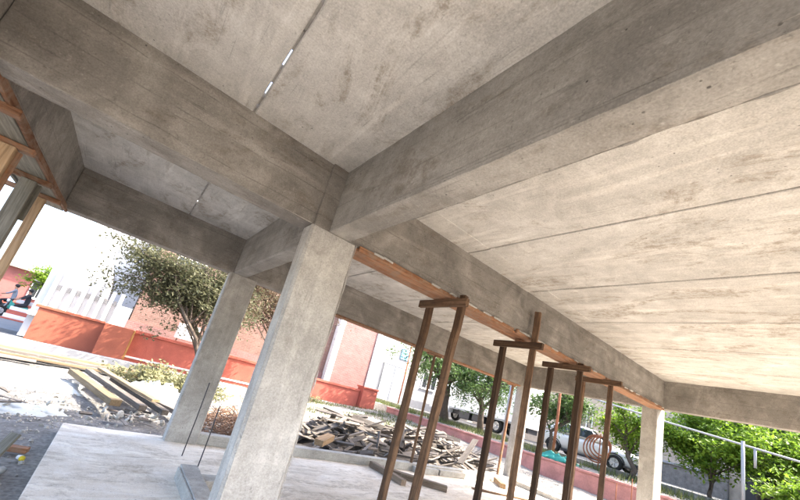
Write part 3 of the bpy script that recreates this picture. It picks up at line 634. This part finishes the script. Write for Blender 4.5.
# pink brick building with white corner strips
b = thing('brick_building', 'tall pink brick building with white corner strips behind the red wall', 'building', (0, 18.1, 0))
link('wall', box_me(9.95, 12.35, 0, 6, 0, 9.0), M_brick, b)
link('corner_strip', box_me(12.352, 12.72, -0.06, 6.05, 0, 9.1, 0.01), M_white, b)
link('corner_strip', box_me(9.6, 9.948, -0.06, 6.05, 0, 9.1, 0.01), M_white, b)
link('roof', box_me(9.4, 12.95, -0.3, 6.4, 9.102, 9.4, 0.02), M_grey, b)
b = thing('brick_building', 'long sandy brick building behind the thin-leaved tree', 'building', (0, 18.4, 0))
link('wall', box_me(0.2, 9.59, 0, 6, 0, 6.4), M_brick2, b)
link('plinth', box_me(0.15, 9.58, -0.06, -0.003, 0, 1.55), M_brick, b)
link('roof', box_me(-0.1, 9.59, -0.5, 6.4, 6.402, 6.7, 0.02), M_cream, b)
window(b, 6.6, 8.4, 2.4, 4.0, -0.02, bars=2); window(b, 0.9, 2.2, 3.6, 4.9, -0.02, bars=1)
# air conditioner on the wall
t = thing('air_conditioner', 'white box air conditioner on a leg bracket above the red wall', 'air conditioner', (2.35, 17.75, 1.35))
link('case', box_me(-0.42, 0.42, -0.16, 0.16, 0, 0.66, 0.02, 2), M_white, t)
bm = bmesh.new()
for k in range(3):
    ring = [(0.22 * math.cos(a) * (1 - k * .3) - 0.1, -0.175, 0.33 + 0.22 * math.sin(a) * (1 - k * .3)) for a in [i * math.pi / 10 for i in range(21)]]; tube(bm, ring, 0.008, 5, False)
link('fan_grille', to_mesh(bm), M_galv, t)
link('bracket', tube_me([(-0.3, 0.0, 0.0), (-0.36, -0.05, -0.55)], 0.02, 6), M_rust, t)
# white building with vertical fins and curved gable
b = thing('white_building', 'sunlit white building with a curved gable and vertical fins', 'building', (0, 18.35, 0))
bm = bmesh.new(); prof = [(-2.75, 0), (0.15, 0), (0.15, 2.0)] + [(-3.2 + 2.4 * math.cos(a), 2.0 + 3.06 * math.sin(a)) for a in [i * 1.38 / 14 for i in range(0, 15)]]
f0 = [bm.verts.new((x, 0, z)) for x, z in prof]; f1 = [bm.verts.new((x, 4.0, z)) for x, z in prof]
bm.faces.new(f0); bm.faces.new(f1[::-1])
for k in range(len(prof)): j = (k + 1) % len(prof); bm.faces.new((f0[k], f1[k], f1[j], f0[j]))
bmesh.ops.recalc_face_normals(bm, faces=bm.faces[:])
link('wall', to_mesh(bm), M_curtain, b)
for k in range(8): link('fin', box_me(-2.5 + k * 0.3, -2.38 + k * 0.3, -0.25, -0.003, 1.0, 2.6 + 0.25 * math.sin(k * 1.7), 0.01), M_white, b)
link('ledge', box_me(-2.75, 0.15, -0.3, -0.003, 0.8, 0.98, 0.01), M_white, b)
for k in range(7): link('vent', box_me(-2.34 + k * 0.3, -2.24 + k * 0.3, -0.05, -0.004, 1.9, 2.1), M_grey, b)
b = thing('grey_building', 'plain grey rendered block rising behind the white curved building', 'building', (0, 24, 0))
link('wall', box_me(-2.9, 6, 0, 8, 0, 11.0), M_white, b); link('parapet', box_me(-3.1, 6.2, -0.2, 8.2, 11.002, 11.4, 0.02), M_cream, b)
window(b, -1.8, -0.6, 6.2, 7.8, -0.02, bars=1)
# far left salmon house
b = thing('salmon_house', 'small salmon pink house with a barred white window across the side street', 'house', (-8, 41, 0))
link('wall', box_me(-7, 4.2, 0, 6, 0, 3.3), M_salmon, b)
link('roof', box_me(-7.4, 4.6, -0.5, 6.4, 3.302, 3.55, 0.02), M_cream, b)
wv = window(b, 1.2, 3.1, 1.3, 2.8, -0.02, bars=3)
link('wall_band', box_me(-7.05, 4.25, -0.06, -0.003, 0, 0.7), M_red, b)
link('door', box_me(-3.2, -2.0, -0.05, -0.003, 0, 2.3, 0.01), M_grey, b)
# stair-like stack of white and red slabs beside it
b = thing('striped_steps', 'red and white striped steps beyond the end of the orange wall', 'steps', (-3.9, 26, 0))
for k in range(6): link('step', box_me(-0.9, 0.9 + 0.1 * k, 0.3 * k, 0.3 * k + 0.6, 0.2 * k - 0.1, 0.2 * k + 0.098, 0.01), [M_red, M_white][k % 2], b)
# white building beyond the brick corner
b = thing('white_shop', 'overexposed white low building with metal frame door beyond the brick corner', 'building', (0, 27, 0.6))
link('wall', box_me(15, 34, 0, 7, 0, 7.2), M_grey, b); link('parapet', box_me(14.8, 34.2, -0.25, 7.2, 7.202, 7.5, 0.02), M_grey, b)
dr = link('door', box_me(20.0, 22.6, -0.06, -0.003, 0.2, 3.4, 0.01), M_curtain, b)
for x in (19.92, 21.3, 22.6): link('jamb', box_me(x, x + 0.09, -0.12, -0.062, 0.2, 3.5), M_galv, dr)
link('lintel', box_me(19.85, 22.8, -0.13, -0.062, 3.41, 3.55), M_galv, dr)
link('blue_board', box_me(21.6, 22.7, -0.1, -0.003, 4.2, 5.2, 0.01), M_bluesign, b)
window(b, 16.3, 18.0, 2.2, 3.8, -0.02, bars=1); window(b, 25.0, 27.0, 2.2, 3.8, -0.02, bars=2)
# slim rusty posts by the verge
for (x, y, z0, z1, lab) in [(16.8, 20, 0.7, 5.4, 'tall leaning rusty post in front of the white low building'), (13.75, 7.2, 0.7, 3.9, 'rusty red pole standing on the verge by the teal tarp')]:
    o = link('rusty_pole', tube_me([(0, 0, 0), (0.02, 0.0, (z1 - z0) / 2), (0.0, 0.03, z1 - z0)], 0.05, 8), M_rust, None, (x, y, z0)); tag(o, lab, 'pole')
# house across the road at the right
b = thing('roadside_house', 'cream house with barred window and stone base across the road', 'house', (26.5, 0, 0.75))
link('wall', box_me(0, 8, 4.9, 9.5, 1.05, 6.0), M_cream, b); link('stone_base', box_me(-0.08, 8, 4.85, 9.55, 0, 1.05), M_stone, b)
link('ledge', box_me(-0.2, -0.081, 4.8, 9.6, 1.0, 1.12, 0.01), M_grey, b); link('roof', box_me(-0.6, 8.5, 4.3, 10, 6.002, 6.3, 0.03), M_grey, b)
link('side_bay', box_me(0.3, 8, -6, 4.84, 0, 4.2), M_cream, b); link('gate', box_me(0.18, 0.297, 0.6, 4.3, 0, 1.9, 0.01), M_dark, b)
def yz_window(parent, y0, y1, z0, z1, x):
    g = link('window', box_me(x - 0.01, x + 0.02, y0, y1, z0, z1), M_glass, parent)
    for k in range(6): yy = y0 + (y1 - y0) * k / 5; link('bar', box_me(x - 0.09, x - 0.03, yy - 0.03, yy + 0.03, z0 - 0.05, z1 + 0.05), M_white, g)
    for zz in (z0, z1): link('rail', box_me(x - 0.086, x - 0.034, y0 + 0.031, y1 - 0.031, zz - 0.035, zz + 0.035), M_white, g)
yz_window(b, 5.6, 7.1, 1.75, 3.3, -0.012)
yz_window(b, 7.6, 9.0, 1.75, 3.3, -0.012)
b = thing('far_house', 'pale house front behind the parked truck', 'house', (30, 0, 0.75))
link('wall', box_me(0, 8, 11, 24, 0, 6.5), M_cream, b); link('roof', box_me(-0.6, 8.4, 10.6, 24.4, 6.502, 6.9, 0.03), M_grey, b)
yz_window(b, 13, 15, 2.0, 3.6, -0.012); yz_window(b, 18, 20, 2.0, 3.6, -0.012)

# ---------------------------------------------------------------- pipe fence, coil, tarp
t = thing('pipe_fence', 'galvanised pipe rail on a post along the verge at the right', 'fence', (14.0, 0, 0))
link('rail', tube_me([(0, 12, 4.08), (0, 7.37, 3.33), (0, 3.86, 2.78), (0, 1.25, 2.43), (0, -6, 1.6 + .2)], 0.027, 8), M_galv, t)
link('post', tube_me([(0, 2.26, 0.5), (0, 2.26, 2.66)], 0.04, 8), M_galv, t); link('stub', tube_me([(0, 2.03, 2.04), (0, 2.03, 2.53)], 0.03, 8), M_galv, t)
link('post', tube_me([(0, 9.5, 0.5), (0, 9.5, 3.7)], 0.05, 8), M_galv, t)
crumple('tarp', (13.62, 6.95, 0.71), 0.30, 0.62, 0.34, 21, M_teal, 'crumpled teal tarpaulin heaped on the low pink wall', 'tarp', 0.05)
t = thing('hose_coil', 'brown coil of cable hanging in front of the silver car', 'coil', (15.0, 6.2, 1.6))
for k in range(4):
    r0 = 0.30 + 0.05 * k; cx = 0.02 * k
    link('loop', tube_me([(cx + 0.03 * math.sin(3 * a), r0 * math.cos(a) + 0.07 * k - 0.1, r0 * math.sin(a) * 1.05 - 0.04 * k) for a in [i * 2 * math.pi / 28 for i in range(29)]], 0.026, 6), M_rust, t)
link('hook_post', tube_me([(0.05, 0.0, -0.95), (0.05, 0.0, 0.42)], 0.02, 6), M_rust, t)
for (x, y, h, lab) in [(12.4, 4.2, 0.9, 'rusty steel bar sticking up by the pink wall near the end column'), (12.2, 4.5, 0.7, 'shorter rusty bar sticking up by the pink wall near the end column')]:
    tag(link('rebar_rod', tube_me([(0, 0, 0), (0.02, 0.01, h)], 0.012, 6), M_rust, None, (x, y, hgt(x, y) - 0.05)), lab, 'steel rod', 'rusty bars by the pink wall')

# ---------------------------------------------------------------- vegetation
def tree(name, label, loc, trunk_h, crown_c, crown_r, n_leaf, leaf, m_leaf, seed, trunk_r=0.12, nb=11, cat='tree', group=None, gap=0.0, stems=1, clump=0.32):
    r = random.Random(seed); t = thing(name, label, cat, loc, 0, group)
    bm = bmesh.new(); tips = []; cc = Vector(crown_c); cr = Vector(crown_r)
    for s in range(stems):
        bx_, by_ = (r.gauss(0, 0.12), r.gauss(0, 0.12)) if stems > 1 else (0, 0)
        p0 = Vector((bx_, by_, 0)); p2 = Vector((cc.x * 0.5 + bx_ * 2.5, cc.y * 0.5 + by_ * 2.5, trunk_h)); p1 = (p0 + p2) / 2 + Vector((r.gauss(0, .1), r.gauss(0, .1), 0)); p3 = cc * 0.6 + p2 * 0.4 + Vector((r.gauss(0, .2) * cr.x, r.gauss(0, .2) * cr.y, 0.1))
        tr = trunk_r / math.sqrt(stems)
        tube(bm, [p0, p1, p2, p3], [tr * 1.25, tr, tr * 0.85, tr * 0.45], 8)
        for k in range(nb):
            f = r.uniform(0.25, 1.0); st = p2.lerp(p3, f) if r.random() < 0.75 else p1.lerp(p2, f)
            a = r.uniform(0, 6.283); e = r.uniform(-0.25, 0.9)
            d = Vector((math.cos(a) * math.cos(e) * cr.x, math.sin(a) * math.cos(e) * cr.y, math.sin(e) * cr.z))
            en = cc + d * r.uniform(0.55, 0.95); md = st.lerp(en, 0.5) + Vector((r.gauss(0, .12) * cr.x, r.gauss(0, .12) * cr.y, 0.1 * cr.z))
            tube(bm, [st, md, en], [tr * 0.42, tr * 0.26, tr * 0.08], 5)
            for q in range(5):
                f2 = r.uniform(0.3, 1.0); s2 = st.lerp(md, f2 * 2) if f2 < 0.5 else md.lerp(en, f2 * 2 - 1)
                e2 = s2 + Vector((r.gauss(0, 1) * cr.x, r.gauss(0, 1) * cr.y, r.gauss(0.1, 0.8) * cr.z)) * 0.30
                tube(bm, [s2, (s2 + e2) / 2 + Vector((r.gauss(0, .03), r.gauss(0, .03), .03)), e2], [tr * 0.16, tr * 0.1, tr * 0.04], 4, False); tips += [e2, s2.lerp(e2, 0.6)]
            tips.append(en)
    link('trunk', to_mesh(bm, smooth=True), M_bark, t)
    vs_, fs_ = [], []; cl = [(tp, r.uniform(0.5, 1.3)) for tp in tips if r.random() > gap]
    for i in range(n_leaf):
        tp, sz = r.choice(cl)
        p = tp + Vector((r.gauss(0, 1) * cr.x, r.gauss(0, 1) * cr.y, r.gauss(0, 0.8) * cr.z)) * clump * 0.42 * sz
        s = leaf * r.uniform(0.6, 1.35)
        d = Vector((r.gauss(0, 1), r.gauss(0, 1), r.gauss(-0.25, 0.6))).normalized(); sd_ = d.cross(Vector((r.gauss(0, .4), r.gauss(0, .4), 1))).normalized(); up = sd_.cross(d)
        b0 = len(vs_); vs_ += [p, p + d * s * 0.5 + sd_ * s * 0.28 + up * s * 0.08, p + d * s, p + d * s * 0.5 - sd_ * s * 0.28 + up * s * 0.08]
        fs_ += [(b0, b0 + 1, b0 + 2), (b0, b0 + 2, b0 + 3)]
    me_ = bpy.data.meshes.new('crown'); me_.from_pydata(vs_, [], fs_); link('crown', me_, m_leaf, t)
    return t
tr1 = tree('thin_tree', 'thin-leaved olive tree spreading in front of the sandy brick building', (2.75, 13.3, 0.0), 1.5, (-1.6, -0.1, 3.0), (2.35, 1.3, 1.6), 24000, 0.105, ML_olive, 1, 0.11, 14, stems=3, gap=0.1, clump=0.3)
tree('dry_tree', 'browning half-bare tree behind the rear left column', (6.3, 15.0, 0.1), 1.6, (-2.0, 0, 3.7), (3.0, 1.3, 2.1), 14000, 0.10, ML_brown, 2, 0.09, 12, stems=2, gap=0.2, clump=0.34)
GT = 'trees along the road verge'
tree('verge_tree', 'green verge tree with a thick trunk behind the first prop pair', (14.9, 13.7, 0.7), 1.7, (-0.3, 0.2, 2.9), (2.8, 2.8, 2.0), 10500, 0.14, ML_green, 3, 0.2, 13, group=GT, gap=0.25)
tree('verge_tree', 'green verge tree in front of the box truck', (16.0, 12.2, 0.7), 1.4, (-0.3, 0.1, 2.4), (2.3, 2.3, 1.7), 8500, 0.13, ML_green, 4, 0.15, 12, group=GT, gap=0.25)
tree('verge_tree', 'small loose verge tree between the truck and the silver car', (15.5, 8.3, 0.7), 1.0, (0, 0, 2.0), (1.3, 1.7, 1.5), 7500, 0.12, ML_green, 5, 0.08, 9, group=GT)
tree('verge_tree', 'slender bright green tree just left of the far end column', (15.8, 5.45, 0.7), 0.8, (0, 0.2, 1.8), (0.9, 1.2, 1.6), 5200, 0.12, ML_bright, 6, 0.09, 9, group=GT)
tree('verge_tree', 'bright yellow-green tree just right of the far end column', (17.0, 3.5, 0.7), 0.6, (0, 0.0, 1.9), (1.7, 1.9, 1.7), 15000, 0.13, ML_bright, 7, 0.06, 10, group=GT, gap=0.2)
tree('shade_tree', 'large dark green tree filling the right border', (20.2, 2.4, 0.75), 1.2, (0, 0, 2.6), (2.3, 2.9, 2.5), 30000, 0.16, ML_dark, 8, 0.3, 14, clump=0.36)
tree('shade_tree', 'dark green tree rising behind the roadside house gate', (24.6, -4.2, 0.75), 2.0, (0, 0, 4.0), (3.6, 3.6, 2.8), 11000, 0.18, ML_dark, 9, 0.3, 12)
tree('verge_tree', 'bright green tree half hiding the roadside gate behind the pipe post', (17.6, 1.4, 0.7), 0.6, (0, 0.2, 1.7), (1.6, 1.6, 1.5), 12000, 0.13, ML_bright, 17, 0.06, 11, group=GT, gap=0.1)
tree('street_tree', 'bright green tree beside the salmon house', (-5.2, 38.5, 0.0), 1.6, (0, 0, 3.1), (1.7, 1.7, 1.2), 2600, 0.2, ML_bright, 10, 0.14, 8)
tree('bright_shrub', 'low yellow-green shrub on the verge below the pipe rail', (14.6, 1.2, 0.7), 0.3, (0, 0, 0.9), (0.9, 1.2, 0.6), 2600, 0.12, ML_bright, 11, 0.05, 8, 'shrub')
def bush(label, loc, rx, ry, rz_, n, leaf, m, seed, name='bush', cat='bush'):
    r = random.Random(seed); t = thing(name, label, cat, loc); bm = bmesh.new(); vs_, fs_ = [], []
    for k in range(40):
        a = r.uniform(0, 6.28); q = math.sqrt(r.random()); e = Vector((math.cos(a) * q * rx, math.sin(a) * q * ry, rz_ * (1.05 - 0.7 * q) * r.uniform(0.6, 1.1))); s0 = Vector((e.x * 0.4, e.y * 0.4, 0))
        tube(bm, [s0, (s0 + e) / 2 + Vector((0, 0, 0.08)), e], [0.012, 0.008, 0.003], 4, False)
        for i in range(n // 40):
            p = s0.lerp(e, r.uniform(0.3, 1.05)) + Vector((r.gauss(0, .1), r.gauss(0, .1), r.gauss(0, .07))); d = Vector((r.gauss(0, 1), r.gauss(0, 1), r.gauss(0.3, .6))).normalized(); sd_ = d.orthogonal().normalized(); s = leaf * r.uniform(.6, 1.4)
            b0 = len(vs_); vs_ += [p, p + d * s * .5 + sd_ * s * .25, p + d * s, p + d * s * .5 - sd_ * s * .25]; fs_.append((b0, b0 + 1, b0 + 2, b0 + 3))
    link('stems', to_mesh(bm), M_branch, t); me_ = bpy.data.meshes.new('foliage'); me_.from_pydata(vs_, [], fs_); link('foliage', me_, m, t)
bush('sprawling pale yellow-green bush behind the lumber pile', (1.75, 11.2, -0.02), 1.7, 1.1, 0.75, 4400, 0.10, ML_pale, 1)
bush('small weedy bush at the foot of the long red wall', (7.6, 15.9, 0.15), 1.3, 0.5, 0.35, 1400, 0.09, ML_grass, 2)
# grass on the verge and in front of the red wall
bm_v, bm_f = [], []; r = random.Random(33)
for i in range(15000):
    q = r.random()
    if q < 0.55: x, y = r.uniform(13.6, 15.9), r.uniform(-2, 24)
    elif q < 0.9: x, y = r.uniform(4, 12.9), r.uniform(11.0, 16.5)
    else: x, y = r.uniform(13.55, 15), r.uniform(15, 26)
    if noise.noise(Vector((x * 0.8, y * 0.8, 2))) < -0.08: continue
    z = hgt(x, y) - 0.01; h = r.uniform(0.06, 0.26) * (1.3 if q < 0.55 else 0.8); a = r.uniform(0, 6.28); dx, dy = math.cos(a) * 0.014, math.sin(a) * 0.014; lx, ly = r.gauss(0, .07), r.gauss(0, .07)
    b0 = len(bm_v); bm_v += [(x - dx, y - dy, z), (x + dx, y + dy, z), (x + lx, y + ly, z + h)]; bm_f.append((b0, b0 + 1, b0 + 2))
me = bpy.data.meshes.new('grass'); me.from_pydata(bm_v, [], bm_f); tag(link('grass', me, ML_grass), 'patchy grass and weeds along the verge and red wall', 'grass', kind='stuff')

# ---------------------------------------------------------------- vehicles
def wheel(parent, loc, R, wd, axis_rz=0.0):
    t = link('wheel', None, None, parent) if False else None
    bm = bmesh.new()
    prof = [(R * 0.62, -wd / 2), (R * 0.92, -wd / 2), (R, -wd * 0.36), (R, wd * 0.36), (R * 0.92, wd / 2), (R * 0.62, wd / 2)]
    n = 24; rings = [[bm.verts.new((y, p * math.cos(2 * math.pi * k / n), p * math.sin(2 * math.pi * k / n))) for p, y in prof] for k in range(n)]
    for k in range(n):
        for j in range(len(prof)): j2 = (j + 1) % len(prof); bm.faces.new((rings[k][j], rings[k][j2], rings[(k + 1) % n][j2], rings[(k + 1) % n][j]))
    bmesh.ops.recalc_face_normals(bm, faces=bm.faces[:])
    o = link('wheel', to_mesh(bm, smooth=True), M_black, parent, loc, (0, 0, axis_rz))
    bm = bmesh.new(); n = 20
    tube(bm, [(-wd * 0.42, 0, 0), (wd * 0.42, 0, 0)], R * 0.16, 12)
    for k in range(7):
        a = 2 * math.pi * k / 7; d = Vector((0, math.cos(a), math.sin(a)))
        for s in (-1, 1): tube(bm, [Vector((s * wd * 0.40, 0, 0)) + d * R * 0.12, Vector((s * wd * 0.44, 0, 0)) + d * R * 0.6], R * 0.055, 6)
    tube(bm, [(-wd * 0.2, 0, 0), (wd * 0.2, 0, 0)], R * 0.6, 20)
    link('rim', to_mesh(bm, smooth=False), M_rim, o)
    return o
def loft(sections, m, name, parent, smooth=True, bev=0.0):
    """closed loft through rings of equal point count"""
    bm = bmesh.new(); rings = [[bm.verts.new(p) for p in s] for s in sections]; k = len(sections[0])
    for i in range(len(rings) - 1):
        for j in range(k): bm.faces.new((rings[i][j], rings[i][(j + 1) % k], rings[i + 1][(j + 1) % k], rings[i + 1][j]))
    bm.faces.new(rings[0]); bm.faces.new(rings[-1][::-1]); bmesh.ops.recalc_face_normals(bm, faces=bm.faces[:])
    o = link(name, to_mesh(bm, smooth=smooth), m, parent)
    if bev:
        md = o.modifiers.new('b', 'BEVEL'); md.width = bev; md.segments = 2; md.limit_method = 'ANGLE'
    return o
def car(loc, rz):
    t = thing('parked_car', 'silver car parked on the road, seen between the prop posts', 'car', loc, rz)
    # length along local Y, front at -Y; sections: (y, half width, bottom z, belt z)
    secs = [(-2.15, 0.62, 0.34, 0.62), (-2.05, 0.78, 0.24, 0.74), (-1.6, 0.86, 0.2, 0.86), (-0.85, 0.88, 0.2, 0.96), (0.0, 0.88, 0.2, 0.99), (1.2, 0.88, 0.2, 1.02), (1.95, 0.84, 0.26, 1.02), (2.2, 0.72, 0.36, 0.9)]
    rings = []
    for y, hw, zb, zt in secs:
        rings.append([(-hw * 0.92, y, zb), (-hw, y, zb + (zt - zb) * 0.35), (-hw * 0.985, y, zb + (zt - zb) * 0.75), (-hw * 0.86, y, zt), (0, y, zt + 0.035), (hw * 0.86, y, zt), (hw * 0.985, y, zb + (zt - zb) * 0.75), (hw, y, zb + (zt - zb) * 0.35), (hw * 0.92, y, zb)])
    body = loft(rings, M_carpaint, 'body', t); md = body.modifiers.new('s', 'SUBSURF'); md.levels = md.render_levels = 1
    gs = [(-0.95, 0.76, 0.95, 0.98), (-0.15, 0.66, 0.97, 1.44), (0.35, 0.65, 0.99, 1.50), (1.3, 0.64, 1.0, 1.47), (2.02, 0.70, 1.0, 1.06)]
    cabin = loft([[(-hw - 0.04, y, zb), (-hw, y, (zb + zt) / 2), (-hw * 0.86, y, zt), (0, y, zt + 0.02), (hw * 0.86, y, zt), (hw, y, (zb + zt) / 2), (hw + 0.04, y, zb)] for y, hw, zb, zt in gs], M_carpaint, 'roof', t)
    for s in (-1, 1):
        for (y0, y1, a, b_) in [(-0.55, 0.28, 1.20, 1.42), (0.36, 1.28, 1.42, 1.42)]:
            bm = bmesh.new(); xs = lambda z: s * (0.775 - (z - 1.0) * 0.28)
            q = [(y0, 1.03), (y1, 1.04), (y1, b_), (y0 + 0.30 if y0 < 0 else y0, b_ if y0 > 0 else 1.38)]
            a0 = [bm.verts.new((xs(z), y, z)) for y, z in q]; a1 = [bm.verts.new((xs(z) - s * 0.03, y, z)) for y, z in q]
            bm.faces.new(a0); bm.faces.new(a1[::-1])
            for k in range(4): bm.faces.new((a0[k], a1[k], a1[(k + 1) % 4], a0[(k + 1) % 4]))
            bmesh.ops.recalc_face_normals(bm, faces=bm.faces[:]); link('side_window', to_mesh(bm), M_glass, t)
        link('headlight', box_me(-0.17, 0.17, -0.12, 0.12, -0.07, 0.07, 0.03, 2), M_lamp, t, (s * 0.6, -1.98, 0.68))
        link('tail_light', box_me(-0.06, 0.06, -0.1, 0.1, -0.12, 0.12, 0.03, 2), M_redlens, t, (s * 0.75, 2.0, 0.82))
        link('mirror', box_me(-0.09, 0.09, -0.06, 0.06, -0.06, 0.06, 0.02, 2), M_carpaint, t, (s * 0.95, -0.5, 1.05))
        for y in (-1.32, 1.35):
            wheel(t, (s * 0.80, y, 0.32), 0.32, 0.2)
            link('wheel_arch', tube_me([(s * 0.84, y + 0.37 * math.cos(a), 0.32 + 0.37 * math.sin(a)) for a in [math.pi * i / 12 for i in range(13)]], 0.035, 6), M_dark, t)
        link('sill_trim', box_me(s * 0.87 - 0.02, s * 0.87 + 0.02, -0.9, 0.95, 0.2, 0.28, 0.01), M_dark, t)
    bm = bmesh.new(); q = [(-0.66, -0.98, 1.0), (0.66, -0.98, 1.0), (0.56, -0.24, 1.41), (-0.56, -0.24, 1.41)]
    a0 = [bm.verts.new((x, y - 0.02, z + 0.03)) for x, y, z in q]; a1 = [bm.verts.new((x, y + 0.03, z - 0.01)) for x, y, z in q]; bm.faces.new(a0); bm.faces.new(a1[::-1])
    for k in range(4): bm.faces.new((a0[k], a1[k], a1[(k + 1) % 4], a0[(k + 1) % 4]))
    link('windscreen', to_mesh(bm), M_glass, t)
    link('bumper', box_me(-0.75, 0.75, -2.24, -2.02, 0.3, 0.46, 0.04, 2), M_dark, t)
car((18.9, 8.15, 0.80), 0.0)
t = thing('box_truck', 'white box truck parked farther up the road behind the verge trees', 'truck', (23.0 - 1.9, 15.6, 0.80))
link('cargo_box', box_me(-1.1, 1.1, -3.3, 2.6, 0.8, 3.5, 0.03, 2), M_white, t)
link('chassis', box_me(-0.5, 0.5, -3.2, 4.6, 0.5, 0.78), M_dark, t)
cb_ = loft([[(-1.0, 2.75, 0.5), (-1.0, 2.75, 2.5), (1.0, 2.75, 2.5), (1.0, 2.75, 0.5)], [(-1.0, 4.0, 0.5), (-0.98, 4.0, 2.45), (0.98, 4.0, 2.45), (1.0, 4.0, 0.5)], [(-1.0, 4.7, 0.5), (-0.98, 4.65, 1.5), (0.98, 4.65, 1.5), (1.0, 4.7, 0.5)]], M_white, 'cab', t, False, 0.05)
link('side_window', box_me(-1.03, -0.99, 3.1, 4.0, 1.5, 2.2, 0.01), M_glass, t); link('windscreen', box_me(-0.85, 0.85, 4.32, 4.37, 1.55, 2.3, 0.01), M_glass, t)
link('fuel_tank', box_me(-1.0, -0.55, -0.4, 0.6, 0.35, 0.85, 0.05, 2), M_dark, t); link('tool_box', box_me(-1.02, -0.55, 0.8, 1.7, 0.3, 0.85, 0.03), M_dark, t)
for s in (-1, 1):
    for y in (-1.3, 3.6): wheel(t, (s * 0.88, y, 0.45), 0.45, 0.28)
    link('side_rail', box_me(s * 1.105 - 0.012, s * 1.105 + 0.012, -3.28, 2.58, 0.81, 0.91), M_galv, t)
# motorbikes and riders in the side street
def bike(loc, rz, m_body, lab):
    t = thing('motorbike', lab, 'motorbike', loc, rz, 'motorbikes in the side street')
    for y in (-0.62, 0.62):
        o = wheel(t, (0, y, 0.29), 0.29, 0.09)
    link('frame', tube_me([(0, -0.62, 0.29), (0, -0.3, 0.4), (0, 0.1, 0.35), (0, 0.42, 0.75), (0, 0.38, 0.98)], [0.04, 0.07, 0.08, 0.05, 0.03], 8), M_dark, t)
    link('fairing', loft([[(-0.1, -0.75, 0.62), (0.1, -0.75, 0.62), (0.08, -0.75, 0.72), (-0.08, -0.75, 0.72)], [(-0.16, -0.3, 0.42), (0.16, -0.3, 0.42), (0.13, -0.3, 0.74), (-0.13, -0.3, 0.74)], [(-0.15, 0.05, 0.4), (0.15, 0.05, 0.4), (0.1, 0.05, 0.66), (-0.1, 0.05, 0.66)], [(-0.17, 0.4, 0.5), (0.17, 0.4, 0.5), (0.12, 0.4, 0.95), (-0.12, 0.4, 0.95)]], m_body, 'fairing_mesh', None).data, None, t)
    bpy.data.objects.remove(bpy.data.objects['fairing_mesh'])
    link('seat', box_me(-0.12, 0.12, -0.72, 0.08, 0.74, 0.82, 0.03, 2), M_black, t)
    link('fork', tube_me([(0, 0.62, 0.29), (0, 0.42, 0.95)], 0.03, 6), M_galv, t)
    link('handlebar', tube_me([(-0.33, 0.28, 1.02), (-0.1, 0.4, 1.0), (0.1, 0.4, 1.0), (0.33, 0.28, 1.02)], 0.016, 6), M_dark, t)
    link('headlight', tube_me([(0, 0.44, 0.9), (0, 0.54, 0.9)], [0.09, 0.07], 12), M_lamp, t)
def rider(loc, rz, m_shirt, m_trouser, lab):
    t = thing('person', lab, 'person', loc, rz)
    J = {'pel': (0, -0.25, 0.86), 'spine': (0, -0.24, 1.12), 'chest': (0, -0.19, 1.34), 'neck': (0, -0.16, 1.48), 'head': (0, -0.13, 1.60), 'crown': (0, -0.13, 1.70)}
    rad = {'pel': .15, 'spine': .14, 'chest': .155, 'neck': .06, 'head': .095, 'crown': .075}
    ed = [('pel', 'spine'), ('spine', 'chest'), ('chest', 'neck'), ('neck', 'head'), ('head', 'crown')]
    for s, k in ((-1, 'l'), (1, 'r')):
        for nme, p, rr in [('hip', (s * .1, -.2, .84), .095), ('knee', (s * .2, .2, .74), .065), ('ank', (s * .17, .08, .34), .042), ('toe', (s * .18, .22, .3), .04), ('sh', (s * .19, -.18, 1.40), .065), ('elb', (s * .27, .02, 1.18), .045), ('wr', (s * .29, .24, 1.06), .032), ('hand', (s * .3, .3, 1.04), .035)]: J[nme + k] = p; rad[nme + k] = rr
        ed += [('pel', 'hip' + k), ('hip' + k, 'knee' + k), ('knee' + k, 'ank' + k), ('ank' + k, 'toe' + k), ('chest', 'sh' + k), ('sh' + k, 'elb' + k), ('elb' + k, 'wr' + k), ('wr' + k, 'hand' + k)]
    ks = list(J); me_ = bpy.data.meshes.new('body'); me_.from_pydata([J[k] for k in ks], [(ks.index(a), ks.index(b_)) for a, b_ in ed], [])
    o = link('body', me_, m_shirt, t); me_.materials.append(m_trouser); me_.materials.append(M_skin)
    md = o.modifiers.new('skin', 'SKIN'); sv = me_.skin_vertices[0].data
    for i, k in enumerate(ks): sv[i].radius = (rad[k], rad[k]); sv[i].use_root = (k == 'pel')
    sb = o.modifiers.new('sub', 'SUBSURF'); sb.levels = sb.render_levels = 2
    bpy.context.view_layer.update(); dg = bpy.context.evaluated_depsgraph_get(); ev = bpy.data.meshes.new_from_object(o.evaluated_get(dg))
    ev.materials.clear()
    for m in (m_shirt, m_trouser, M_skin): ev.materials.append(m)
    for p in ev.polygons:
        c = p.center; p.use_smooth = True
        p.material_index = 2 if c.z > 1.46 or (c.y > 0.12 and c.z > 0.98) else (1 if c.z < 0.92 else 0)
    o.modifiers.clear(); o.data = ev
    bm = bmesh.new(); bmesh.ops.create_uvsphere(bm, u_segments=14, v_segments=9, radius=0.115)
    for v in bm.verts: v.co.z = max(v.co.z, -0.03 if v.co.y > 0.02 else -0.09)
    link('hair', to_mesh(bm, smooth=True), M_hair, t, (0, -0.145, 1.665))
bike((-4.55, 27.2, 0.03), 1.9, M_bikegreen, 'green and black motorbike in the side street, nearer the orange wall')
rider((-4.55, 27.2, 0.03), 1.9, M_clothblack, M_clothblack, 'person in black sitting on the green motorbike')
bike((-5.4, 28.6, 0.03), 1.7, M_dark, 'dark motorbike in the side street partly behind the left post')
rider((-5.4, 28.6, 0.12), 1.7, M_clothgrey, M_clothblack, 'person in a grey shirt sitting on the dark motorbike')
